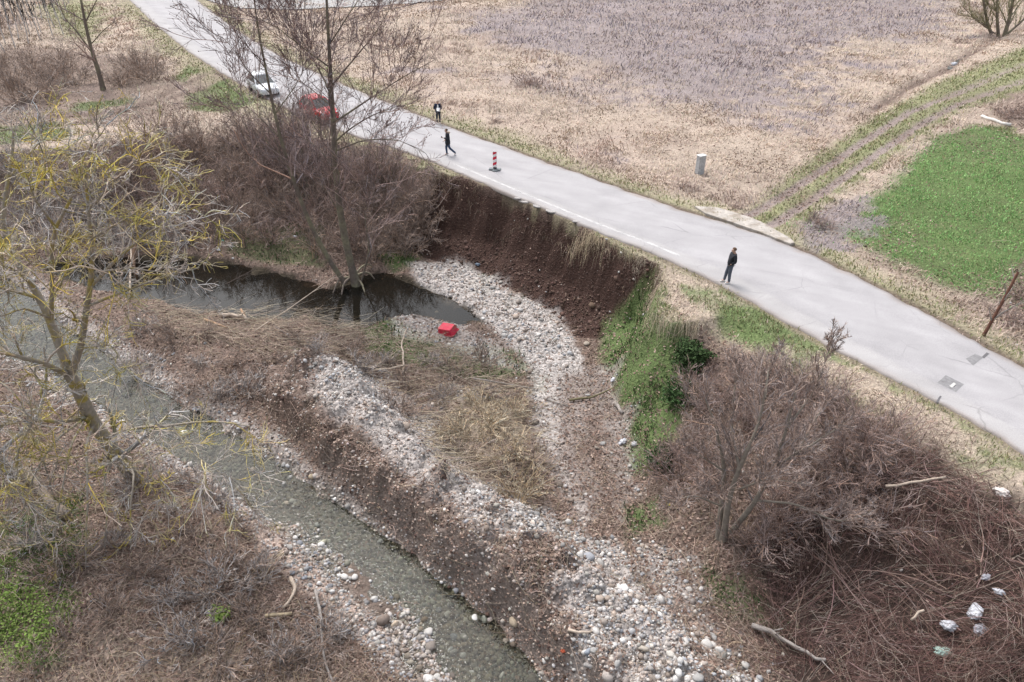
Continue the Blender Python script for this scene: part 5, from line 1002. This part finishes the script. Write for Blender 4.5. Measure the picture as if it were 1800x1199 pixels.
# ------------------------------------------------------------------ cars
def car(label, loc, rz, paint, L=4.1, Wd=1.72, Ht=1.48, name='parked_car'):
    root = empty(name, loc, rz); tag(root, label, 'car'); hw = Wd/2
    glass = M_GLASS
    # stations along x (front +x): body sill, shoulder height, half width
    xs = [-L/2, -L/2+.06, -L/2+.35, -L*.30, -.2, .35, L*.22, L*.30, L/2-.45, L/2-.12, L/2]
    wd = [.80, .90, .98, 1, 1, 1, 1, .99, .96, .88, .74]; sh = [.72, .92, .97, .96, .94, .93, .92, .90, .82, .70, .58]; lo = [.40, .28, .24, .22, .22, .22, .22, .22, .22, .26, .34]
    rows = []
    for x, w_, h, l in zip(xs, wd, sh, lo):
        a = hw*w_; rows.append([(x, -a*.55, l), (x, -a*.94, l+.04), (x, -a, l+.22), (x, -a*1.0, h-.20), (x, -a*.955, h-.04), (x, -a*.80, h+.02), (x, -a*.35, h+.05), (x, 0, h+.06)])
    bm = bmesh.new(); R = []
    for r_ in rows: R.append([bm.verts.new(p) for p in r_+[(p[0], -p[1], p[2]) for p in r_[:-1][::-1]]])
    n = len(R[0])
    for i in range(len(R)-1):
        for j in range(n): bm.faces.new((R[i][j], R[i+1][j], R[i+1][(j+1) % n], R[i][(j+1) % n]))
    bm.faces.new(R[0]); bm.faces.new(R[-1][::-1])
    bmesh.ops.recalc_face_normals(bm, faces=bm.faces); me = bpy.data.meshes.new('body'); bm.to_mesh(me); bm.free()
    for p in me.polygons: p.use_smooth = True
    body = link('body', me, paint, root); m = body.modifiers.new('s', 'SUBSURF'); m.levels = 2; m.render_levels = 2
    # greenhouse: painted roof with pillars, glass set in
    bx0, bx1, tx0, tx1 = -L/2+.18, L*.255, -L/2+.62, L*.04; z0 = .90; z1 = Ht; wb = hw*.93; wt = hw*.70
    def quad(nm, P, m, off=0):
        me = npmesh(nm, np.array(P, float), np.arange(len(P))[None]); return link(nm, me, m, root)
    B = lambda x, s, t: None
    def pt(u, v, s): # u 0..1 rear->front, v 0..1 bottom->top
        x = (bx0+(bx1-bx0)*u)*(1-v)+(tx0+(tx1-tx0)*u)*v; y = s*(wb*(1-v)+wt*v); return (x, y, z0+(z1-.05-z0)*v)
    bm = bmesh.new(); ring = []
    for v in (0, .5, .85, 1.0): ring.append([bm.verts.new(pt(u, v, s)) for u, s in [(0, -1), (.33, -1), (.66, -1), (1, -1), (1, -.5), (1, 0), (1, .5), (1, 1), (.66, 1), (.33, 1), (0, 1), (0, .5), (0, 0), (0, -.5)]])
    for i in range(3):
        for j in range(14): bm.faces.new((ring[i][j], ring[i][(j+1) % 14], ring[i+1][(j+1) % 14], ring[i+1][j]))
    me = bpy.data.meshes.new('cabin'); bm.to_mesh(me); bm.free(); link('cabin', me, paint, root)
    def inset(nm, a, b, e=.014): # side and end windows, slightly proud of the cabin
        V = []
        for (u, v, s) in a: V.append(Vector(pt(u, v, s))+Vector(b)*e)
        return quad(nm, V, glass)
    for s in (-1, 1):
        inset('side_window', [(.06, .12, s), (.36, .10, s), (.36, .86, s), (.12, .84, s)], (0, s, .35)); inset('side_window', [(.39, .10, s), (.64, .10, s), (.64, .86, s), (.39, .86, s)], (0, s, .35)); inset('side_window', [(.67, .10, s), (.95, .10, s), (.90, .86, s), (.67, .86, s)], (0, s, .35))
    inset('windscreen', [(1, .06, -.92), (1, .06, .92), (1, .95, .90), (1, .95, -.90)], (.9, 0, .6)); inset('rear_window', [(0, .20, -.88), (0, .20, .88), (0, .92, .85), (0, .92, -.85)], (-.9, 0, .4))
    # roof shell
    bm = bmesh.new(); G = []
    for i in range(7):
        u = i/6; rowv = []
        for j in range(7):
            s = -1+2*j/6; x = tx0-.03+(tx1-tx0+.06)*u; zz = z1-.055+.055*(1-abs(s)**2.5)*(1-.35*abs(2*u-1)**3); rowv.append(bm.verts.new((x, s*(wt+.01), zz)))
        G.append(rowv)
    for i in range(6):
        for j in range(6): bm.faces.new((G[i][j], G[i+1][j], G[i+1][j+1], G[i][j+1]))
    me = bpy.data.meshes.new('roof'); bm.to_mesh(me); bm.free()
    for p in me.polygons: p.use_smooth = True
    o = link('roof', me, paint, root); sm = o.modifiers.new('t', 'SOLIDIFY'); sm.thickness = .03
    for sx in (-1, 1):
        for s in (-1, 1):
            w_ = Matrix.Rotation(math.pi/2, 4, 'X'); x = sx*L*.305
            bm = bmesh.new(); bmesh.ops.create_cone(bm, cap_ends=True, segments=24, radius1=.31, radius2=.31, depth=.2, matrix=w_); bmesh.ops.bevel(bm, geom=[e for e in bm.edges if len(e.link_faces) == 2 and any(len(f.verts) > 4 for f in e.link_faces)], offset=.03, segments=2, affect='EDGES')
            me = bpy.data.meshes.new('wheel'); bm.to_mesh(me); bm.free(); wh = link('wheel', me, M_DEV, root); wh.location = (x, s*(hw-.09), .31)
            bm = bmesh.new(); bmesh.ops.create_cone(bm, cap_ends=True, segments=20, radius1=.19, radius2=.16, depth=.03, matrix=w_); me = bpy.data.meshes.new('rim'); bm.to_mesh(me); bm.free(); r_ = link('rim', me, M_RIM, wh); r_.location = (0, s*.11, 0)
    for s in (-1, 1):
        o = boxme('headlight', .22, .34, .14, M_LAMP, root, .05, (L/2-.20, s*hw*.66, .68)); o.rotation_euler = (0, .35, -s*.35)
        o = boxme('tail_light', .10, .18, .30, M_RED, root, .03, (-L/2+.13, s*hw*.80, .82)); o = boxme('door_mirror', .12, .18, .12, paint, root, .03, (L*.18, s*(hw+.06), .98))
        for xx in (-.35, .55): boxme('door_handle', .16, .02, .03, paint, root, .006, (xx, s*(hw*.995), .76))
    boxme('grille', .05, hw*.9, .14, M_DEV, root, .015, (L/2-.06, 0, .46)); boxme('bumper', .10, hw*1.5, .16, paint, root, .04, (L/2-.08, 0, .36))
    boxme('licence_plate', .02, .50, .11, M_WHITE, root, .004, (L/2-.005, 0, .42))
    return root
M_GLASS = mat('car_glass', (.03,.04,.045), .08, namt=0, spec=.8); M_RIM = mat('alloy_rim', (.45,.45,.46), .35, namt=0, metal=.8); M_LAMP = mat('headlamp_lens', (.6,.62,.64), .15, namt=0, spec=.6); M_RED = mat('red_lens', (.4,.01,.01), .2, namt=0)
M_CARR = mat('red_paint', (.55,.018,.03), .3, namt=.05, nscale=3, coat=.6); M_CARW = mat('silver_white_paint', (.60,.62,.65), .3, namt=.04, nscale=3, coat=.5)
ang = math.atan2(*(np.array(W(620,238,0)[:2])-np.array(W(540,205,0)[:2]))[::-1])
p = AT(563, 207); car('red hatchback parked on the near road verge behind the alder branches', (p[0], p[1], max(p[2], 0.0)), ang-.05, M_CARR, 3.9, 1.68, 1.50)
ang2 = math.atan2(*(np.array(W(490,185,0)[:2])-np.array(W(430,152,0)[:2]))[::-1])
p = AT(464, 163); car('silver white car parked on the near road verge ahead of the mud track', (p[0], p[1], max(p[2], 0.0)), ang2-.1, M_CARW, 4.3, 1.76, 1.52)

# ------------------------------------------------------------------ road marker, post, crate, logs, litter
p = ground_road(870, 299); root = empty('lane_marker', p, math.radians(-12)); tag(root, 'red and white striped plastic lane marker on a grey rubber foot on the road', 'traffic marker')
boxme('foot', .75, .36, .10, mat('grey_rubber', (.20,.22,.23), .8, namt=.2), root, .03, (0, 0, .055)); boxme('socket', .22, .16, .08, M_DEV, root, .02, (0, 0, .14))
M_PW = mat('white_reflective', (.82,.80,.80), .4, namt=.03); M_PR = mat('red_reflective', (.62,.03,.06), .4, namt=.05)
boxme('panel', .25, .06, 1.05, M_PW, root, .02, (0, 0, .70))
for k, z0_ in enumerate((.30, .66, 1.0)):
    for s in (-1, 1):
        h = .17; V = np.array([(-.12, s*.033, z0_-.02), (.12, s*.033, z0_+.10), (.12, s*.033, z0_+.10+h), (-.12, s*.033, z0_-.02+h)]); V[:, 2] = np.minimum(V[:, 2], 1.20); link('red_stripe', npmesh('red_stripe', V, np.arange(4)[None]), M_PR, root)
# second foot plate set crosswise as in the photo
boxme('cross_foot', .34, .62, .07, bpy.data.materials['grey_rubber'], root, .03, (.05, -.02, .038))
p = AT(1229, 305); root = empty('boundary_post', p, .5); tag(root, 'grey concrete box post with a paler side panel in the dry grass beyond the road', 'concrete post')
M_POST = mat('grey_concrete', (.45,.46,.47), .9, namt=.35, nscale=9, bump=.3)
boxme('pillar', .48, .36, 1.25, M_POST, root, .02, (0, 0, .55)); boxme('side_panel', .02, .30, 1.0, mat('pinkish_panel', (.50,.42,.42), .8, namt=.25), root, .004, (.252, 0, .62)); boxme('cap', .54, .42, .06, mat('pale_concrete', (.6,.6,.6), .9, namt=.2), root, .015, (0, 0, 1.20))
# red fish box
def crate():
    p = AT(785, 585, .02); root = empty('red_crate', p, -.45); tag(root, 'red plastic crate lying tipped over by the shallow end of the pool', 'crate'); M = mat('red_plastic', (.60,.045,.085), .5, namt=.18, nscale=5, color2=(.38,.10,.09), c2scale=4, c2lo=.52, c2hi=.7)
    bm = bmesh.new(); a, b, h = .40, .27, .34
    def ring(sx, sy, z): return [bm.verts.new((x*sx, y*sy, z)) for x, y in ((-1,-1),(1,-1),(1,1),(-1,1))]
    o0 = ring(a*.86, b*.86, 0); o1 = ring(a, b, h); i1 = ring(a-.03, b-.03, h); i0 = ring(a*.86-.03, b*.86-.03, .03)
    for A_, B_ in ((o0, o1), (o1, i1), (i1, i0)):
        for k in range(4): bm.faces.new((A_[k], A_[(k+1) % 4], B_[(k+1) % 4], B_[k]))
    bm.faces.new(o0[::-1]); bm.faces.new(i0); bmesh.ops.recalc_face_normals(bm, faces=bm.faces); bmesh.ops.bevel(bm, geom=list(bm.edges), offset=.012, segments=2, affect='EDGES')
    me = bpy.data.meshes.new('tub'); bm.to_mesh(me); bm.free(); T = link('tub', me, M, root)
    for x, y, sx, sy in ((0, b+.012, a+.03, .02), (0, -b-.012, a+.03, .02), (a+.012, 0, .02, b), (-a-.012, 0, .02, b)): boxme('rim', sx*2, sy*2, .045, M, root, .01, (x, y, h-.02))
    for x in (-.2, 0, .2):
        for s in (-1, 1): boxme('rib', .03, .02, .26, M, root, .005, (x, s*(b*.94), h*.45))
    root.scale = (1.15,)*3; root.rotation_euler = (math.radians(192), math.radians(-10), math.radians(-32)); root.location.z += .40
crate()
def log(name, label, nodes, r0, r1, m, cat, group=None, lift=.0, branches=0, seed=0, sides=7, K=9):
    P = np.array([AT(n[0], n[1], (n[2] if len(n) > 2 else r0)+lift) for n in nodes]); b = P[0].copy(); Pn, Rn = resample_set([(P-b, r0, r1)], K); r = np.random.default_rng(seed+int(nodes[0][0])); Pn[0, 1:-1] += r.normal(0, r0*.35, (K-2, 3)); Rn *= r.uniform(.88, 1.12, Rn.shape)
    V, F = tubes(Pn, Rn, sides); n_ = len(V); caps = np.array([list(range(sides))[::-1], list(range(n_-sides, n_))]); me = npmesh(name, V, [F, caps], None, True)
    if branches: 
        g = grow(r, Pn, Rn, branches, .15, .45, .7, up=.1, K=4, rmin=.006); root = empty(name, tuple(b)); link('stem', me, m, root); gv, gf = tubes(*g); link('side_branches', npmesh('side_branches', gv, gf, None, False, {'Var': np.ones((len(gv), 3))}), m, root); o = root
    else: o = link(name, me, m); o.location = b
    return tag(o, label, cat, group)
M_PALEW = mat('barkless_wood', (.46,.38,.31), .85, namt=.3, nscale=8); M_DARKW = mat('dark_rotten_wood', (.09,.07,.06), .9, namt=.3, nscale=8, bump=.4); M_GREYW = mat('grey_driftwood', (.30,.27,.25), .9, namt=.3, nscale=8, bump=.3); M_RAW = mat('split_orange_wood', (.48,.31,.2), .85, namt=.3, nscale=8); M_RUST = mat('rust_brown_post', (.14,.07,.05), .9, namt=.4, nscale=8, bump=.4)
log('fallen_log', 'dark rotten log lying at the foot of the thicket beside the scar', [(678,436,.3),(705,432,.3),(736,427,.3)], .16, .13, M_DARKW, 'log', K=5)
log('driftwood_log', 'pale broken log with upturned end at the pool edge in the debris', [(388,556,.1),(405,558,.2),(440,566,.2)], .11, .08, M_PALEW, 'log', branches=3)
log('split_stump', 'short orange split stump sticking up behind the pale log', [(432,560,0),(426,555,.45)], .09, .05, M_RAW, 'stump', K=4)
log('split_log', 'flat splintered orange piece of wood left of the pale log', [(360,564,.1),(380,570,.1),(398,578,.08)], .08, .05, M_RAW, 'log', K=5)
log('root_stump', 'brown torn root stump standing in the left part of the pool', [(235,500,-.2),(238,470,.7),(246,450,1.0)], .20, .10, M_RAW if False else mat('torn_root', (.20,.13,.09), .9, namt=.4, nscale=6), 'stump', branches=7, K=5)
log('pale_branch', 'pale peeled branch leaning up out of the pool beside the torn stump', [(228,525,.1),(234,500,.6),(240,465,1.3)], .07, .04, M_PALEW, 'branch', K=6)
log('pale_branch', 'long thin pale branch leaning over the pool from the debris', [(450,590,.3),(520,550,.5),(595,506,.9)], .04, .02, M_PALEW, 'branch', branches=5, K=8)
log('dark_branch', 'dark thin branch lying half in the middle of the pool', [(330,540,.15),(390,510,.25),(450,480,.3)], .04, .02, M_DARKW, 'branch', branches=6, K=8)
log('dark_branch', 'dark forked branch lying in the left end of the pool', [(190,480,.15),(250,510,.25),(300,525,.3)], .045, .02, M_DARKW, 'branch', branches=6, K=8)
log('fallen_log', 'thick grey brown log lying in the brush left of the walnut base', [(45,835,.25),(85,880,.25),(120,915,.2)], .22, .17, mat('old_log', (.20,.16,.13), .9, namt=.3, nscale=6, bump=.4), 'log')
log('curved_branch', 'short curved pale branch on the left bank, upper one of three', [(512,1020,.15),(520,1040,.15),(510,1062,.1),(498,1072,.1)], .07, .04, M_PALEW, 'branch', K=8)
log('short_log', 'short yellowish log on the left bank between two branches', [(467,1086,.1),(490,1085,.1),(514,1081,.1)], .07, .055, mat('yellow_wood', (.42,.34,.23), .85, namt=.3), 'log', K=5)
log('long_branch', 'long bent grey branch running down to the bottom edge on the left bank', [(556,1043,.25),(565,1080,.2),(566,1130,.15),(572,1170,.1),(585,1199,.1),(600,1230,.1)], .055, .03, M_GREYW, 'branch', branches=3, K=12)
log('pale_branch', 'forked pale branch at the head of the straw coloured tangles', [(708,662,.2),(712,640,.4),(706,620,.4),(716,598,.7)], .05, .025, M_PALEW, 'branch', branches=4)
log('pale_branch', 'straight pale pole lying in the brush left of the forked branch', [(655,660,.3),(680,656,.3),(712,650,.3)], .05, .035, M_PALEW, 'branch', K=5)
log('thin_pole', 'thin brown pole lying across the debris towards the gravel channel', [(832,670,.15),(880,678,.15),(940,686,.12)], .045, .03, M_GREYW, 'branch', K=6)
log('thin_pole', 'thin grey pole lying across the fine gravel channel', [(955,700,.06),(975,708,.06),(1000,715,.06)], .03, .02, M_GREYW, 'branch', K=5)
log('mossy_branch', 'mossy brown branch lying from channel to green slope', [(1000,706,.1),(1040,702,.12),(1085,682,.2)], .06, .03, mat('mossy_wood', (.17,.15,.09), .9, namt=.3), 'branch', branches=2, K=6)
log('grey_log', 'short grey log at the foot of the green slope', [(1083,712,.1),(1094,728,.1)], .09, .08, M_GREYW, 'log', K=4)
log('fallen_branch', 'long grey fallen stem along the foot of the brush heap', [(1320,1105,.2),(1360,1120,.25),(1400,1145,.2),(1450,1165,.15)], .09, .05, M_GREYW, 'log', branches=3)
log('pale_branch', 'pale crooked driftwood branch on the lower cobble slope', [(998,1110,.15),(1015,1116,.15),(1040,1114,.12)], .05, .03, M_PALEW, 'branch', K=6)
log('pale_pole', 'pale barked pole lying in the brush heap, upper one', [(1545,885,.8),(1590,878,.8),(1650,868,.8)], .05, .03, M_PALEW, 'branch', K=6)
log('pale_pole', 'pale cut pole end sticking out of the brush heap near the bags', [(1590,1115,.7),(1612,1100,.75)], .04, .035, M_PALEW, 'branch', K=4)
for k, (x0, y0, x1, y1) in enumerate(((908,876,965,800),(905,874,945,795),(915,878,985,810),(903,872,925,800))):
    a = np.array(AT(x0, y0)); b_ = np.array(WY(x1, y1, a[1]+.6)); tag(twigs_obj('dry_stalk', np.array([[a, a*.6+b_*.4+v3(0, 0, .1), b_]])-a, np.array([[.022, .016, .008]]), np.tile((.40,.32,.20), (1, 1)).repeat(1, 0)), ['longest pale stem of the fan leaning out of the gravel ridge', 'steep pale stem of the fan, second from the left', 'flattest pale stem of the fan, rightmost', 'short pale stem of the fan, leftmost'][k], 'stem', 'pale stems fanning out of the gravel ridge').location = tuple(a)
for k, (x0, y0, x1, y1) in enumerate(((500,975,430,1045),(500,978,440,1038),(499,976,450,1050),(498,974,425,1030),(501,980,462,1046))):
    a = np.array(AT(x0, y0, .25)); b_ = np.array(AT(x1, y1, .1)); tag(twigs_obj('dry_stalk', np.array([[a, (a+b_)/2+v3(0, 0, .15), b_]])-a, np.array([[.02, .015, .008]]), np.tile((.46,.38,.28), (1, 1))), 'pale straight stem in the bundle lying on the left bank by the gravel', 'stem', 'pale stems bundled on the left bank').location = tuple(a)
# leaning post at the right edge with broken stems
a = np.array(AT(1729, 590)); b_ = np.array(WY(1790, 478, a[1]+.3)); P, R = resample_set([([a-a, (a+b_)/2-a+v3(.03, 0, .02), b_-a], .075, .05)], 7)
root = empty('leaning_post', tuple(a)); tag(root, 'rust brown broken trunk leaning to the right beside the road at the right edge', 'post'); link('pole', npmesh('pole', *tubes(P, R, 7), None, True), M_RUST, root)
g = grow(np.random.default_rng(5), P, R, 9, .2, .6, .5, up=.2, K=4, rmin=.012); link('branches', npmesh('branches', *tubes(*g)), M_GREYW, root)
# white board at the far end of the crop
log('white_plank', 'long whitish plank lying at the far corner of the green field', [(1725,206,.1),(1750,216,.1),(1776,222,.12)], .12, .12, mat('white_plank', (.6,.58,.55), .8, namt=.2), 'plank', K=5)
# plastic bags and litter
M_BAG = mat('white_plastic_film', (.48,.49,.53), .45, namt=.3, nscale=9, spec=.5); M_BAGG = mat('pale_green_film', (.36,.50,.45), .35, namt=.3, nscale=9, spec=.5)
def bag(label, px, py, s, m, h=.42, off=.42, name='plastic_bag'):
    v = SV1[0][:0]; r = np.random.default_rng(int(px+py)); v = ico_v1.copy(); bm = bmesh.new(); bmesh.ops.create_icosphere(bm, subdivisions=4, radius=1)
    X = np.array([q.co[:] for q in bm.verts]); d = 1+.55*fbm(X[:, 0]*2+px, X[:, 1]*2+X[:, 2]*2, 1.1, 4, 9)+.28*fbm(X[:, 0]*8+X[:, 1]*3, X[:, 2]*8+py, 1, 3, 19); X = X*d[:, None]*np.array([1, .62, h])*s
    for q, c in zip(bm.verts, X): q.co = Vector(c)
    me = bpy.data.meshes.new(name); bm.to_mesh(me); bm.free(); [setattr(p_, 'use_smooth', True) for p_ in me.polygons]; o = link(name, me, m); o.location = AT(px, py, off); o.rotation_euler = (0, 0, r.uniform(-1, 1)); return tag(o, label, 'plastic bag')
bag('crumpled white plastic bag on the brush heap, largest', 1708, 1090, .27, M_BAG); bag('long crumpled white plastic bag, left one on the brush heap', 1660, 1115, .26, M_BAG); bag('dull greyish plastic bag right of the long white bag', 1715, 1122, .24, mat('dull_film', (.36,.36,.40), .5, namt=.3))
bag('small pale green plastic bag at the bottom of the brush heap', 1650, 1157, .22, M_BAGG); bag('small white plastic scrap high on the brush heap', 1748, 1057, .16, M_BAG); bag('greyish plastic scrap upper middle of the brush heap', 1725, 1030, .14, bpy.data.materials['dull_film'])
bag('white rubbish heap on the verge at the right edge above the brush heap', 1760, 868, .26, mat('pinkish_white', (.66,.60,.57), .7, namt=.4, nscale=12), .5, .05)
bag('small blue scrap at the top of the gravel bar', 840, 466, .17, mat('blue_grey_scrap', (.12,.15,.20), .6, namt=.2), .4, .05); bag('pale bag half buried at the foot of the green slope', 1095, 777, .2, M_BAG, .4, .04); bag('small pale scrap beside the green slope foot', 1078, 668, .17, M_BAG, .4, .04)
bag('small turquoise scrap on the pool bank under the thicket', 391, 424, .13, mat('turquoise_scrap', (.10,.42,.34), .6, namt=.1), .4, .05); bag('white scrap on the pool bank under the thicket', 519, 416, .16, M_BAG, .4, .05); bag('second white scrap on the pool bank right of the turquoise one', 385, 440, .15, M_BAG, .4, .05)
bag('white foam and litter in the ditch at the upper right', 1677, 112, .45, M_BAG, .3, .02); bag('yellow leaf like scrap near the foot of the right slope', 1175, 886, .10, mat('yellow_scrap', (.55,.45,.12), .7), .4, .03); bag('orange red scrap among the lower cobbles', 990, 1145, .09, mat('red_scrap', (.45,.1,.05), .6), .5, .06)
